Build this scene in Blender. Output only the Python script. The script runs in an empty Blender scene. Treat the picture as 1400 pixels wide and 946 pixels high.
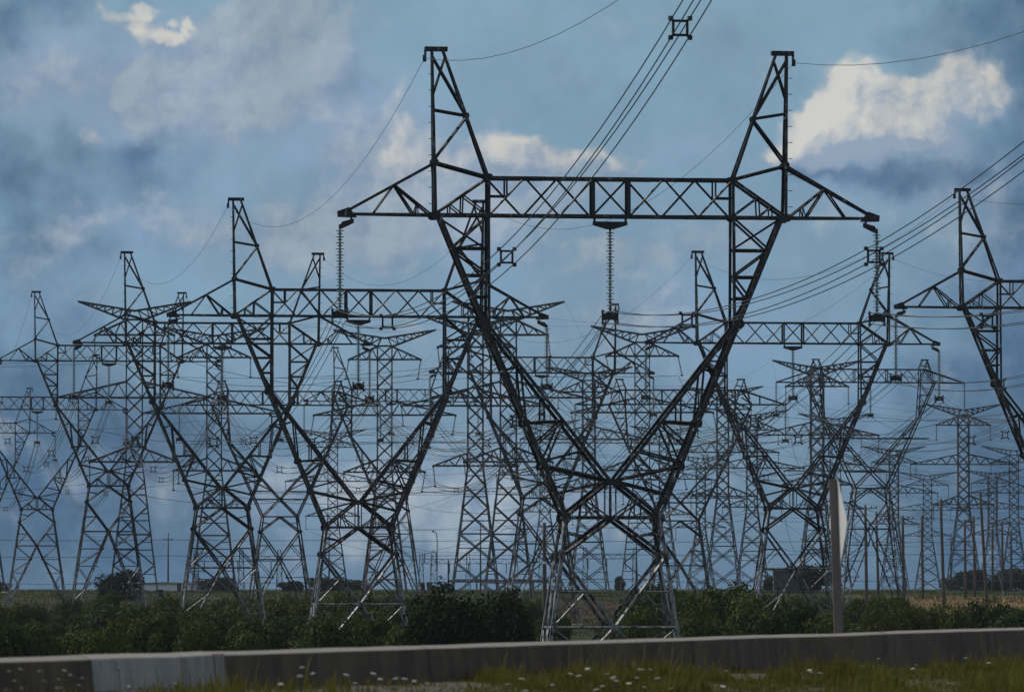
import bpy, math, random
from mathutils import Vector, Matrix, noise
R = math.radians
rnd = random.Random(7)
S = bpy.context.scene
C = S.collection

# ------------------------------------------------------------------ camera
F = 7778.0            # focal length in photo pixels (1400 px wide)
CAM_Z = 3.0
PITCH = math.atan((805 - 473) / F)
cam_d = bpy.data.cameras.new('camera')
cam = bpy.data.objects.new('camera', cam_d)
C.objects.link(cam)
cam.location = (0, 0, CAM_Z)
cam.rotation_euler = (R(90) + PITCH, 0, 0)
cam_d.sensor_width = 36
cam_d.lens = 36 * F / 1400
cam_d.clip_start = 1
cam_d.clip_end = 20000
cam_d.dof.use_dof = True
cam_d.dof.focus_distance = 300
cam_d.dof.aperture_fstop = 5.6
S.camera = cam

def at(px, py, Y):
    """photo pixel (1400x946) -> world point at distance Y along the view's ground direction"""
    a = (px - 700) / F
    b = (473 - py) / F
    dy = math.cos(PITCH) - b * math.sin(PITCH)
    dz = math.sin(PITCH) + b * math.cos(PITCH)
    return Vector((a / dy * Y, Y, CAM_Z + dz / dy * Y))

# ------------------------------------------------------------------ world, sun, exposure
SUN_EL, SUN_AZ = 43.0, -60.0      # azimuth clockwise from +Y (towards +X)
S.view_settings.view_transform = 'Standard'
S.view_settings.look = 'None'
S.view_settings.gamma = 1
S.view_settings.exposure = -1.0
sun_d = bpy.data.lights.new('sun', 'SUN')
sun_d.energy = 4.5
sun_d.angle = R(0.6)
sun_d.color = (1.0, 0.95, 0.88)
sun = bpy.data.objects.new('sun', sun_d)
C.objects.link(sun)
sv = Vector((math.sin(R(SUN_AZ)) * math.cos(R(SUN_EL)), math.cos(R(SUN_AZ)) * math.cos(R(SUN_EL)), math.sin(R(SUN_EL))))
sun.rotation_euler = sv.to_track_quat('Z', 'Y').to_euler()

W = bpy.data.worlds.new('World')
S.world = W
W.use_nodes = True
SKY_STRENGTH = 0.11

class NT:
    """small helper for building node trees"""
    def __init__(s, nt): s.nt = nt; s.L = nt.links
    def n(s, t, **k):
        nd = s.nt.nodes.new(t)
        for a, b in k.items(): setattr(nd, a, b)
        return nd
    def put(s, sock, v):
        if v is None: return
        if isinstance(v, bpy.types.NodeSocket): s.L.new(v, sock)
        else: sock.default_value = v
    def m(s, op, a, b=None, c=None, clamp=False):
        nd = s.n('ShaderNodeMath', operation=op); nd.use_clamp = clamp
        for i, v in enumerate((a, b, c)): s.put(nd.inputs[i], v)
        return nd.outputs[0]
    def v(s, op, a, b=None, scale=None):
        nd = s.n('ShaderNodeVectorMath', operation=op)
        s.put(nd.inputs[0], a)
        if b is not None: s.put(nd.inputs[1], b)
        if scale is not None: s.put(nd.inputs['Scale'], scale)
        return nd.outputs['Value'] if op in ('LENGTH', 'DOT_PRODUCT') else nd.outputs[0]
    def xyz(s, x, y, z):
        nd = s.n('ShaderNodeCombineXYZ')
        for i, q in enumerate((x, y, z)): s.put(nd.inputs[i], q)
        return nd.outputs[0]
    def noise(s, vec, scale, detail=5, rough=0.5, out='Fac', lac=2.0, two=False):
        nd = s.n('ShaderNodeTexNoise')
        if two: nd.noise_dimensions = '2D'
        s.put(nd.inputs['Vector'], vec)
        nd.inputs['Scale'].default_value = scale
        nd.inputs['Detail'].default_value = detail
        nd.inputs['Roughness'].default_value = rough
        nd.inputs['Lacunarity'].default_value = lac
        return nd.outputs[out]
    def mix(s, f, a, b, blend='MIX'):
        nd = s.n('ShaderNodeMix', data_type='RGBA', blend_type=blend)
        s.put(nd.inputs[0], f); s.put(nd.inputs[6], a); s.put(nd.inputs[7], b)
        return nd.outputs[2]
    def rng(s, x, a, b, c=0.0, d=1.0, smooth=True):
        nd = s.n('ShaderNodeMapRange')
        if smooth: nd.interpolation_type = 'SMOOTHSTEP'
        s.put(nd.inputs['Value'], x)
        for k, q in zip(('From Min', 'From Max', 'To Min', 'To Max'), (a, b, c, d)): nd.inputs[k].default_value = q
        return nd.outputs['Result']

def lin(c):
    c = c / 255.0
    return c / 12.92 if c <= 0.04045 else ((c + 0.055) / 1.055) ** 2.4
EXPO = 2.0 ** S.view_settings.exposure
def skycol(r, g, b):
    """radiance colour (before world strength) that shows as this 8-bit colour"""
    return tuple(lin(q) / EXPO / SKY_STRENGTH for q in (r, g, b)) + (1,)

def blob_field(T, p, blobs):
    tot = None
    for (x, y, rx, ry, amp) in blobs:
        q = T.v('MULTIPLY', T.v('SUBTRACT', p, (x - 700, 805 - y, 0)), (1 / rx, 1 / ry, 0))
        g = T.rng(T.v('LENGTH', q), 1.35, 0.15, 0, amp)
        tot = g if tot is None else T.m('ADD', tot, g)
    return tot

# bright, sunlit heaps of cumulus (direction on the sky in 1/7778 rad steps)
CUM = [(172, 26, 38, 24, .95), (200, 52, 42, 20, .9), (232, 48, 24, 13, .6), (128, 186, 46, 20, .42), (330, 50, 70, 46, .32), (420, 110, 50, 40, .25),
       (548, 150, 26, 55, .5), (590, 215, 70, 60, .5), (525, 245, 70, 50, .35),
       (715, 208, 62, 32, .95), (775, 225, 62, 26, .75), (858, 232, 60, 20, .55), (660, 240, 60, 36, .45),
       (1150, 150, 70, 72, 1.1), (1118, 190, 66, 50, .9), (1205, 140, 80, 70, 1.0), (1260, 150, 60, 60, .7), (1312, 118, 58, 46, .95), (1365, 135, 46, 36, .6), (1062, 205, 46, 24, .5),
       (1245, 185, 80, 30, .4), (1170, 190, 110, 50, .65), (1290, 170, 60, 40, .35), (1200, 285, 110, 22, .35), (1300, 310, 100, 26, .25),
       (590, 690, 190, 46, .42), (845, 405, 50, 40, .3), (-10, 600, 60, 36, .2), (240, 262, 30, 30, .2), (410, 290, 40, 26, .25)]
SOFT = [(355, 60, 110, 100, 1.25), (310, 120, 150, 90, 1.0), (420, 40, 80, 80, .8), (230, 150, 120, 60, .5), (450, 150, 80, 60, .5), (60, 120, 90, 50, .6), (230, 130, 90, 50, .45),
        (560, 230, 120, 90, .9), (450, 285, 90, 60, .55), (700, 260, 190, 60, .8), (600, 330, 220, 60, .5), (300, 300, 150, 50, .55), (110, 310, 130, 30, .5), (30, 385, 120, 50, .4),
        (430, 350, 150, 50, .5), (840, 400, 130, 90, .5), (960, 330, 160, 50, .4), (1190, 285, 200, 50, .5), (1260, 190, 130, 50, .5), (910, 450, 150, 50, .35),
        (580, 690, 280, 90, .95), (180, 650, 160, 60, .3), (500, 440, 130, 60, .4), (700, 520, 260, 60, .25), (1330, 330, 110, 90, .3), (0, 600, 80, 50, .4)]
# dull grey-blue veil, shaded cloud bases, and corner dimming painted into the sky
VEIL = [(60, 110, 190, 120, .9), (330, 130, 230, 140, 1.0), (110, 250, 170, 70, .3), (250, 330, 330, 70, .6), (560, 260, 160, 130, .8),
        (950, 205, 85, 40, .8), (1240, 240, 190, 55, .8), (1350, 330, 130, 120, .7), (740, 250, 160, 60, .6), (470, 170, 100, 90, .7),
        (900, 420, 500, 110, .35), (1200, 560, 400, 90, .2), (600, 680, 420, 70, .4), (80, 430, 160, 60, .4), (50, 620, 200, 120, .3),
        (1330, 690, 200, 90, .3), (1330, 60, 120, 40, .1)]
DARK = [(130, 240, 170, 76, .36), (60, 330, 120, 60, .25), (1240, 245, 105, 36, .55), (1130, 230, 60, 22, .3), (40, 20, 150, 70, .42), (0, 480, 220, 170, .36),
        (40, 690, 380, 170, .55), (1400, 620, 260, 320, .55), (480, 120, 60, 70, .12), (1420, 240, 110, 160, .45), (520, 560, 340, 60, .05),
        (990, 590, 380, 100, .1), (210, 200, 60, 25, .25), (260, 580, 200, 80, .22), (1420, 30, 190, 120, .55), (0, 200, 60, 120, .3)]

def build_world():
    nt = W.node_tree
    nt.nodes.clear()
    T = NT(nt)
    tc = T.n('ShaderNodeTexCoord')
    sep = T.n('ShaderNodeSeparateXYZ')
    nt.links.new(tc.outputs['Generated'], sep.inputs[0])
    X, Y, Z = sep.outputs
    az = T.m('ARCTAN2', X, Y)
    el = T.m('ARCSINE', Z)
    p = T.xyz(T.m('MULTIPLY', az, F), T.m('MULTIPLY', el, F), 0.0)
    sky = T.n('ShaderNodeTexSky', sky_type='NISHITA')
    sky.sun_disc = False
    sky.sun_elevation = R(SUN_EL)
    sky.sun_rotation = R(SUN_AZ)
    sky.altitude = 100
    sky.air_density = 1.0
    sky.dust_density = 0.6
    sky.ozone_density = 2.0
    # warped coordinates so the heaps get ragged edges
    w1 = T.v('SUBTRACT', T.noise(p, 1 / 120, 4, .5, 'Color', two=True), (.5, .5, .5))
    w2 = T.v('SUBTRACT', T.noise(p, 1 / 34, 5, .55, 'Color', two=True), (.5, .5, .5))
    warp = T.v('ADD', T.v('SCALE', w1, scale=95.0), T.v('SCALE', w2, scale=26.0))
    pw = T.v('ADD', p, warp)
    # billowy cell pattern
    def cells(q, sc, smooth):
        vo = T.n('ShaderNodeTexVoronoi', feature='SMOOTH_F1', voronoi_dimensions='2D'); T.put(vo.inputs['Vector'], q)
        vo.inputs['Scale'].default_value = sc; vo.inputs['Smoothness'].default_value = smooth
        d = vo.outputs['Distance']
        return T.m('SUBTRACT', 1.0, T.m('MULTIPLY', d, d))
    wp = T.v('SCALE', w2, scale=34.0)
    w3 = T.v('SCALE', T.v('SUBTRACT', T.noise(p, 1 / 11, 4, .6, 'Color', two=True), (.5, .5, .5)), scale=7.0)
    def puff(q):
        q = T.v('ADD', q, T.v('ADD', wp, w3))
        return T.m('ADD', T.m('MULTIPLY', cells(q, 1 / 92, .5), .62), T.m('ADD', T.m('MULTIPLY', cells(q, 1 / 40, .4), .27), T.m('MULTIPLY', cells(q, 1 / 17, .3), .11)))
    def bill(q, pf):
        a = T.noise(q, 1 / 62, 8, .58, two=True)
        return T.m('ADD', T.m('MULTIPLY', T.m('SUBTRACT', a, .5), 1.5), T.m('MULTIPLY', T.m('SUBTRACT', pf, .78), .75))
    dlt = (-15.0, 17.0, 0)
    pf = puff(p)
    pf2 = puff(T.v('ADD', p, (-12.0, 14.0, 0)))
    bp = bill(p, pf)
    f0 = T.m('ADD', blob_field(T, pw, CUM), T.m('MULTIPLY', bp, .62))
    p2 = T.v('ADD', p, dlt)
    b0 = T.m('SUBTRACT', f0, T.m('MULTIPLY', bp, .62))
    b1 = blob_field(T, T.v('ADD', pw, dlt), CUM)
    fine = T.m('SUBTRACT', T.noise(pw, 1 / 17, 5, .6, two=True), T.noise(T.v('ADD', pw, (-5, 6, 0)), 1 / 17, 5, .6, two=True))
    relief = T.m('ADD', T.m('MULTIPLY', T.m('SUBTRACT', pf, pf2), 1.7), T.m('MULTIPLY', fine, .35))
    dens = T.rng(f0, .24, .95)
    core = T.rng(f0, .55, 1.25)
    lit = T.m('ADD', T.m('ADD', .36, T.m('MULTIPLY', T.m('SUBTRACT', b0, b1), .8)), T.m('MULTIPLY', relief, 1.35), clamp=True)
    lit = T.m('ADD', T.m('MULTIPLY', lit, .9), T.m('MULTIPLY', core, .14), clamp=True)
    veil_n = T.noise(p, 1 / 190, 6, .55, two=True)
    veil = T.rng(T.m('ADD', blob_field(T, pw, VEIL), T.m('MULTIPLY', T.m('SUBTRACT', veil_n, .5), 1.3)), .1, 1.0)
    dark = T.rng(T.m('ADD', blob_field(T, pw, DARK), T.m('MULTIPLY', T.m('SUBTRACT', T.noise(p, 1 / 90, 6, .55, two=True), .5), .7)), -.02, .75)
    high = T.rng(el, .02, .09)
    # clear air: the sky model, cooled a little
    k = 1 / (EXPO * SKY_STRENGTH * 20)
    tint = T.mix(T.rng(el, 0, .1, smooth=False), (.38 * k, .73 * k, 1.5 * k, 1), (.86 * k, 1.05 * k, 1.2 * k, 1))
    tint = T.mix(T.rng(el, .1, .4), tint, (1, 1, 1, 1))
    clear = T.mix(1.0, sky.outputs[0], tint, 'MULTIPLY')
    veilc = T.mix(high, skycol(104, 137, 170), skycol(128, 150, 175))
    c = T.mix(T.m('MULTIPLY', veil, .85), clear, veilc)
    c = T.mix(T.m('MULTIPLY', dark, .9), c, skycol(56, 86, 116))
    cum = T.mix(lit, skycol(118, 139, 163), skycol(198, 195, 187))
    soft = T.rng(T.m('ADD', blob_field(T, pw, SOFT), T.m('MULTIPLY', bp, .9)), -.05, 1.0)
    softc = T.mix(T.rng(T.m('ADD', T.m('ADD', T.m('MULTIPLY', relief, .7), T.m('MULTIPLY', bp, .4)), T.m('MULTIPLY', soft, .45)), -.2, .85), skycol(112, 132, 156), skycol(154, 166, 176))
    c = T.mix(T.m('MULTIPLY', soft, .78), c, softc)
    c = T.mix(T.m('MULTIPLY', dens, .85), c, cum)
    # broken cloud added above the camera's view to make the fill less blue
    d3 = tc.outputs['Generated']
    up = T.rng(T.noise(d3, 3.2, 5, .55), .38, .62, 0, .85)
    c = T.mix(T.m('MULTIPLY', up, T.rng(el, .11, .3)), c, skycol(170, 168, 166))
    mot = T.rng(veil_n, .3, .7, 1.08, 1.24)
    c = T.mix(1.0, c, T.xyz(mot, mot, mot), 'MULTIPLY')
    bg = T.n('ShaderNodeBackground')
    nt.links.new(c, bg.inputs['Color'])
    bg.inputs['Strength'].default_value = SKY_STRENGTH
    out = T.n('ShaderNodeOutputWorld')
    nt.links.new(bg.outputs[0], out.inputs['Surface'])
build_world()
W.cycles.sampling_method = 'MANUAL'
W.cycles.sample_map_resolution = 512

# ------------------------------------------------------------------ materials
def mat(name, fn):
    m = bpy.data.materials.new(name)
    m.use_nodes = True
    T = NT(m.node_tree)
    b = m.node_tree.nodes['Principled BSDF']
    fn(T, b)
    return m
def objpos(T): return T.n('ShaderNodeTexCoord').outputs['Object']
def worldpos(T): return T.n('ShaderNodeNewGeometry').outputs['Position']

def steel(dark, light, rough, metallic, rust=.0, glint=.6):
    def f(T, b):
        p = worldpos(T)
        n1 = T.noise(p, 1.7, 6, .65)
        n2 = T.noise(T.v('MULTIPLY', p, (3, 3, .8)), 4.0, 4, .6)
        c = T.mix(T.rng(n1, .35, .7), dark + (1,), light + (1,))
        c = T.mix(T.rng(n2, .56, .74, 0, rust), c, (.06, .036, .022, 1))
        n3 = T.noise(T.v('MULTIPLY', p, (2, 2, .7)), 2.3, 5, .7)
        sp = T.n('ShaderNodeSeparateXYZ'); T.put(sp.inputs[0], p)
        low = T.rng(sp.outputs[2], 9.0, 2.0, 0, .17)      # sun glints painted as pale patches, more of them low down
        c = T.mix(T.m('MULTIPLY', T.rng(T.m('ADD', n3, low), .56, .69), glint), c, (.38, .38, .37, 1))
        T.put(b.inputs['Base Color'], c)
        b.inputs['Metallic'].default_value = metallic
        T.put(b.inputs['Roughness'], T.rng(n2, .3, .7, rough - .1, rough + .14))
    return f
M = {}
M['steel'] = mat('weathered galvanised steel', steel((.010, .0092, .0085), (.04, .037, .034), .4, .4, .6, .7))
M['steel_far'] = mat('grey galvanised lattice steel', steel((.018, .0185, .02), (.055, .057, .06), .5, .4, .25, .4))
M['hardware'] = mat('dark line hardware', steel((.02, .02, .022), (.05, .05, .052), .5, .5))
M['wire'] = mat('aged aluminium wire', steel((.03, .031, .033), (.075, .076, .08), .45, .7))
def f_glass(T, b):
    b.inputs['Base Color'].default_value = (.2, .27, .27, 1)
    b.inputs['Roughness'].default_value = .16
    b.inputs['IOR'].default_value = 1.55
    b.inputs['Specular IOR Level'].default_value = .9
    b.inputs['Coat Weight'].default_value = .6
M['glass'] = mat('toughened glass insulator', f_glass)
def f_leaf(c1, c2, c3, trans=.17):
    def f(T, b):
        oi = T.n('ShaderNodeObjectInfo')
        p = objpos(T)
        n = T.noise(p, .9, 3, .6)
        n2 = T.noise(p, 9.0, 2, .5)
        c = T.mix(T.rng(n, .35, .65), c1 + (1,), c2 + (1,))
        c = T.mix(T.rng(n2, .5, .75, 0, .7), c, c3 + (1,))
        c = T.mix(T.m('MULTIPLY', T.m('POWER', oi.outputs['Random'], 1.6), .75), c, (c2[0] * 2.1, c2[1] * 1.45, c2[2] * 1.1, 1))
        T.put(b.inputs['Base Color'], c)
        b.inputs['Roughness'].default_value = .75
        b.inputs['Specular IOR Level'].default_value = .08
        tr = T.n('ShaderNodeBsdfTranslucent'); T.put(tr.inputs['Color'], c)
        mx = T.n('ShaderNodeMixShader'); mx.inputs[0].default_value = trans
        T.L.new(b.outputs[0], mx.inputs[1]); T.L.new(tr.outputs[0], mx.inputs[2])
        T.L.new(mx.outputs[0], T.nt.nodes['Material Output'].inputs['Surface'])
    return f
M['leaf'] = mat('dark shrub leaf', f_leaf((.026, .046, .011), (.055, .084, .018), (.085, .11, .022)))
M['leaf_deep'] = mat('deep green tree leaf', f_leaf((.011, .021, .007), (.022, .038, .010), (.036, .056, .014)))
M['leaf_far'] = mat('far tree leaf', f_leaf((.018, .03, .018), (.026, .042, .022), (.032, .05, .024)))
M['grass'] = mat('verge grass', f_leaf((.046, .066, .014), (.098, .118, .028), (.21, .185, .085), .3))
M['meadow'] = mat('meadow grass', f_leaf((.05, .07, .013), (.085, .11, .022), (.12, .12, .035)))
def f_bark(T, b):
    n = T.noise(T.v('MULTIPLY', objpos(T), (6, 6, 1)), 3.0, 5, .6)
    T.put(b.inputs['Base Color'], T.mix(n, (.03, .022, .016, 1), (.09, .07, .055, 1)))
    b.inputs['Roughness'].default_value = .9
M['bark'] = mat('bark', f_bark)
def f_pole(T, b):
    p = worldpos(T)
    n = T.noise(T.v('MULTIPLY', p, (9, 9, .5)), 1.4, 5, .6)
    T.put(b.inputs['Base Color'], T.mix(n, (.05, .04, .033, 1), (.14, .115, .09, 1)))
    b.inputs['Roughness'].default_value = .85
M['wood'] = mat('weathered wooden pole', f_pole)
def concrete(c1, c2, stain):
    def f(T, b):
        p = worldpos(T)
        n = T.noise(p, 1.3, 8, .62)
        st = T.noise(T.v('MULTIPLY', p, (2.4, 2.4, .3)), .9, 8, .68)
        fine = T.noise(p, 26.0, 3, .6)
        c = T.mix(T.rng(n, .3, .7), c1 + (1,), c2 + (1,))
        c = T.mix(T.rng(st, .46, .62, 0, .95), c, stain + (1,))
        c = T.mix(T.rng(fine, .35, .75, 0, .25), c, (c2[0] * 1.3, c2[1] * 1.3, c2[2] * 1.25, 1))
        # concrete turns paler towards the foot
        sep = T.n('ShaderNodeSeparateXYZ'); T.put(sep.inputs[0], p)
        low = T.rng(T.m('ADD', sep.outputs[2], T.m('MULTIPLY', T.m('SUBTRACT', n, .5), .22)), 1.80, 1.64, 0, .5)
        c = T.mix(low, c, (c2[0] * 1.5, c2[1] * 1.5, c2[2] * 1.45, 1))
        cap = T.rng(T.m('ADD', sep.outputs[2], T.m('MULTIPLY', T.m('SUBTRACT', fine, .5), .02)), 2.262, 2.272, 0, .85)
        c = T.mix(cap, c, (.36, .335, .29, 1))     # pale top edge, the sunlight on it painted in
        T.put(b.inputs['Base Color'], c)
        b.inputs['Roughness'].default_value = .92
        bp = T.n('ShaderNodeBump'); bp.inputs['Strength'].default_value = .35; bp.inputs['Distance'].default_value = .02
        T.put(bp.inputs['Height'], fine); T.L.new(bp.outputs[0], b.inputs['Normal'])
    return f
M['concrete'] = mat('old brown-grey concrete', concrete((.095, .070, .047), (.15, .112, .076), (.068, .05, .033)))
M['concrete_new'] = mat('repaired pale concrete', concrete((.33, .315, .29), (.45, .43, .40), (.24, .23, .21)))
def plain(c, rough=.6, metallic=0.0, var=.25, sc=4.0):
    def f(T, b):
        n = T.noise(worldpos(T), sc, 5, .6)
        T.put(b.inputs['Base Color'], T.mix(n, tuple(q * (1 - var) for q in c) + (1,), tuple(q * (1 + var) for q in c) + (1,)))
        b.inputs['Roughness'].default_value = rough
        b.inputs['Metallic'].default_value = metallic
    return f
M['white'] = mat('white painted cladding', plain((.78, .78, .76), .6, 0, .08))
M['roof'] = mat('grey roof sheet', plain((.16, .16, .17), .6, .2))
M['shed'] = mat('dark shed cladding', plain((.06, .07, .08), .7))
M['green_box'] = mat('dark green cabinet paint', plain((.02, .05, .035), .45))
M['sign_back'] = mat('bright aluminium sign sheet', plain((.82, .8, .76), .4, .0, .06))
M['sign_edge'] = mat('brushed sign bracket', plain((.3, .3, .3), .4, .8))
M['post'] = mat('brown grey sign post', plain((.2, .165, .14), .7, 0, .2, 7))
M['yellow'] = mat('faded yellow plastic guard', plain((.55, .38, .05), .5, 0, .15))
M['flower'] = mat('white umbel blossom', plain((.78, .78, .7), .7, 0, .1))
M['stem'] = mat('flower stem green', plain((.05, .075, .025), .6))
M['door'] = mat('door dark paint', plain((.05, .05, .055), .5))
M['pane'] = mat('dark window pane', plain((.03, .04, .05), .1))
M['asphalt'] = mat('asphalt', plain((.05, .05, .052), .9, 0, .3, 9))
M['line_paint'] = mat('road line paint', plain((.7, .68, .6), .7, 0, .15))

# ------------------------------------------------------------------ mesh helpers
class MB:
    def __init__(s): s.v = []; s.f = []
    def add(s, vs, fs):
        o = len(s.v)
        s.v.extend(vs)
        s.f.extend(tuple(i + o for i in f) for f in fs)
    def frame(s, p, q, ref):
        d = (q - p).normalized()
        u = ref - d * ref.dot(d)
        if u.length < 1e-4:
            u = Vector((1, 0, 0)) - d * d.x
            if u.length < 1e-4: u = Vector((0, 1, 0))
        u.normalize()
        return d, u, d.cross(u)
    def bar(s, p, q, w, h=None, ref=None):
        """square bar"""
        p, q = Vector(p), Vector(q)
        h = h or w
        d, u, v = s.frame(p, q, ref or Vector((0, 0, 1)))
        u = u * (h / 2); v = v * (w / 2)
        s.add([p - u - v, p + u - v, p + u + v, p - u + v, q - u - v, q + u - v, q + u + v, q - u + v],
              [(0, 1, 5, 4), (1, 2, 6, 5), (2, 3, 7, 6), (3, 0, 4, 7), (3, 2, 1, 0), (4, 5, 6, 7)])
    def ang(s, p, q, w, ref=None, flip=1, t=None):
        """rolled angle (L section), its corner towards ref"""
        p, q = Vector(p), Vector(q)
        w = w * .68 if w < .13 else .088 + (w - .13) * .42
        d, u, v = s.frame(p, q, ref or Vector((0, -1, .3)))
        t = t or w * .14
        a = (u + v * flip).normalized(); b = (u - v * flip).normalized()
        pts = [(0, 0), (w, 0), (w, t), (t, t), (t, w), (0, w)]
        c = (a + b) * (w * .36)
        vs = []
        for e in (p, q):
            for (x, y) in pts: vs.append(e + c - a * x - b * y)
        fs = [(i, (i + 1) % 6, (i + 1) % 6 + 6, i + 6) for i in range(6)]
        fs += [(3, 2, 1, 0), (5, 4, 3, 0), (6, 7, 8, 9), (6, 9, 10, 11)]
        s.add(vs, fs)
    def box(s, c, sx, sy, sz):
        x, y, z = c
        vs = [Vector((x + i * sx / 2, y + j * sy / 2, z + k * sz / 2)) for k in (-1, 1) for j in (-1, 1) for i in (-1, 1)]
        s.add(vs, [(0, 2, 3, 1), (4, 5, 7, 6), (0, 1, 5, 4), (2, 6, 7, 3), (0, 4, 6, 2), (1, 3, 7, 5)])
    def tube(s, pts, r, n=5, cap=True):
        pts = [Vector(p) for p in pts]
        vs = []
        rs = r if isinstance(r, (list, tuple)) else [r] * len(pts)
        for i, p in enumerate(pts):
            d = (pts[min(i + 1, len(pts) - 1)] - pts[max(i - 1, 0)]).normalized()
            u = d.orthogonal() if abs(d.z) > .95 else Vector((0, 0, 1)) - d * d.z
            u.normalize(); v = d.cross(u)
            for k in range(n):
                a = 2 * math.pi * k / n
                vs.append(p + (u * math.cos(a) + v * math.sin(a)) * rs[i])
        fs = []
        for i in range(len(pts) - 1):
            for k in range(n):
                a, b = i * n + k, i * n + (k + 1) % n
                fs.append((a, b, b + n, a + n))
        if cap:
            fs.append(tuple(reversed(range(n)))); fs.append(tuple(range((len(pts) - 1) * n, len(pts) * n)))
        s.add(vs, fs)
    def lathe(s, prof, n=12, c=(0, 0, 0)):
        vs = []
        for (r, z) in prof:
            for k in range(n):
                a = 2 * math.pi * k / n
                vs.append(Vector((c[0] + r * math.cos(a), c[1] + r * math.sin(a), c[2] + z)))
        fs = []
        for i in range(len(prof) - 1):
            for k in range(n):
                a, b = i * n + k, i * n + (k + 1) % n
                fs.append((a, b, b + n, a + n))
        fs.append(tuple(reversed(range(n)))); fs.append(tuple(range((len(prof) - 1) * n, len(prof) * n)))
        s.add(vs, fs)
    def prism(s, outline, y0, y1):
        """outline in x,z extruded along y"""
        n = len(outline)
        vs = [Vector((x, y0, z)) for x, z in outline] + [Vector((x, y1, z)) for x, z in outline]
        fs = [(i, (i + 1) % n, (i + 1) % n + n, i + n) for i in range(n)]
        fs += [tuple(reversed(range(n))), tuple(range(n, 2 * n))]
        s.add(vs, fs)
    def mesh(s, name, m, smooth=False):
        me = bpy.data.meshes.new(name)
        me.from_pydata([tuple(v) for v in s.v], [], s.f)
        me.materials.append(m)
        if smooth:
            me.polygons.foreach_set('use_smooth', [True] * len(me.polygons))
        me.update()
        return me
    def build(s, name, m, parent=None, smooth=False): return inst(name, s.mesh(name, m, smooth), parent)

def inst(name, me, parent=None, loc=None):
    o = bpy.data.objects.new(name, me)
    C.objects.link(o)
    if parent: o.parent = parent
    if loc is not None: o.location = loc
    return o
def tag(o, label=None, cat=None, group=None, kind=None):
    for k, q in (('label', label), ('category', cat), ('group', group), ('kind', kind)):
        if q: o[k] = q
    return o
def thing(name, label, cat, loc=(0, 0, 0), rotz=0, group=None):
    o = inst(name, None, None, loc)
    o.rotation_euler = (0, 0, rotz)
    return tag(o, label, cat, group)
V = Vector

# ------------------------------------------------------------------ terrain
BP = V((-5.1, 57.0)); BU = V((14.4, 46.0)).normalized(); BN = V((-BU.y, BU.x))
def bar_d(x, y): return (V((x, y)) - BP).dot(BN)
def sstep(a, b, x):
    t = max(0, min(1, (x - a) / (b - a)))
    return t * t * (3 - 2 * t)
BASE = [(-200, -2), (480, -2), (606, -1.2), (680, -.5), (760, .25), (830, 1.3), (900, 2.2), (1000, 2.6), (1150, 2.72), (1500, 2.75), (9000, 2.7)]
def ground_z(x, y):
    for (a, za), (b, zb) in zip(BASE, BASE[1:]):
        if y <= b:
            z = za + (zb - za) * (y - a) / (b - a); break
    else: z = 2.7
    n = noise.noise(V((x / 34, y / 60, 3.3))) * .35 + noise.noise(V((x / 11, y / 18, 9.1))) * .12
    z += n * (0.9 if y < 1000 else 0.35)
    k = sstep(3, 38, bar_d(x, y))
    return 1.40 * (1 - k) + z * k
def build_ground():
    ys = [-120, -60, -20, 0, 20, 40]
    y = 44
    while y < 320: ys.append(y); y += 3
    while y < 1100: ys.append(y); y += 9
    while y < 9000: ys.append(y); y *= 1.12
    ys.append(12000)
    nx = 110
    vs = []; fs = []
    for y in ys:
        wd = 40 + max(y, 0) * .16 if y < 1200 else 232 + (y - 1200) * .9
        for i in range(nx + 1):
            t = i / nx * 2 - 1
            x = t * wd * (1 + 1.4 * abs(t) ** 3)
            vs.append((x, y, ground_z(x, y)))
    for j in range(len(ys) - 1):
        for i in range(nx):
            a = j * (nx + 1) + i
            fs.append((a, a + 1, a + nx + 2, a + nx + 1))
    me = bpy.data.meshes.new('ground')
    me.from_pydata(vs, [], fs)
    me.polygons.foreach_set('use_smooth', [True] * len(me.polygons))
    def f(T, b):
        p = worldpos(T)
        n = T.noise(T.v('MULTIPLY', p, (1, .35, 1)), .06, 6, .6)
        n2 = T.noise(p, .7, 6, .65)
        n3 = T.noise(T.v('MULTIPLY', p, (1, .3, 1)), .035, 4, .5)
        c = T.mix(T.rng(n2, .4, .6), (.014, .022, .007, 1), (.05, .066, .016, 1))
        c = T.mix(T.rng(n, .5, .62, 0, .8), c, (.066, .068, .022, 1))
        soil = T.mix(T.rng(n2, .3, .7), (.045, .028, .02, 1), (.075, .048, .034, 1))
        sep = T.n('ShaderNodeSeparateXYZ'); T.put(sep.inputs[0], p)
        band = T.m('MULTIPLY', T.rng(sep.outputs[1], 640, 690), T.rng(sep.outputs[1], 850, 800))
        side = T.m('MAXIMUM', T.rng(sep.outputs[0], -38, -48), T.m('MULTIPLY', T.rng(sep.outputs[0], 0, 5), T.rng(sep.outputs[0], 24, 17)))
        c = T.mix(T.m('MULTIPLY', T.m('MULTIPLY', band, side), T.rng(n3, .3, .5)), c, soil)
        dry = T.m('MULTIPLY', T.m('MULTIPLY', T.rng(sep.outputs[1], 690, 740), T.rng(sep.outputs[1], 900, 850)), T.rng(sep.outputs[0], 48, 60))
        c = T.mix(T.m('MULTIPLY', dry, T.rng(n2, .2, .6, .4, .95)), c, (.2, .12, .052, 1))
        T.put(b.inputs['Base Color'], c)
        b.inputs['Roughness'].default_value = .95
        b.inputs['Specular IOR Level'].default_value = .1
    me.materials.append(mat('grassland and bare soil', f))
    tag(inst('ground', me), kind='structure')
build_ground()

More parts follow.
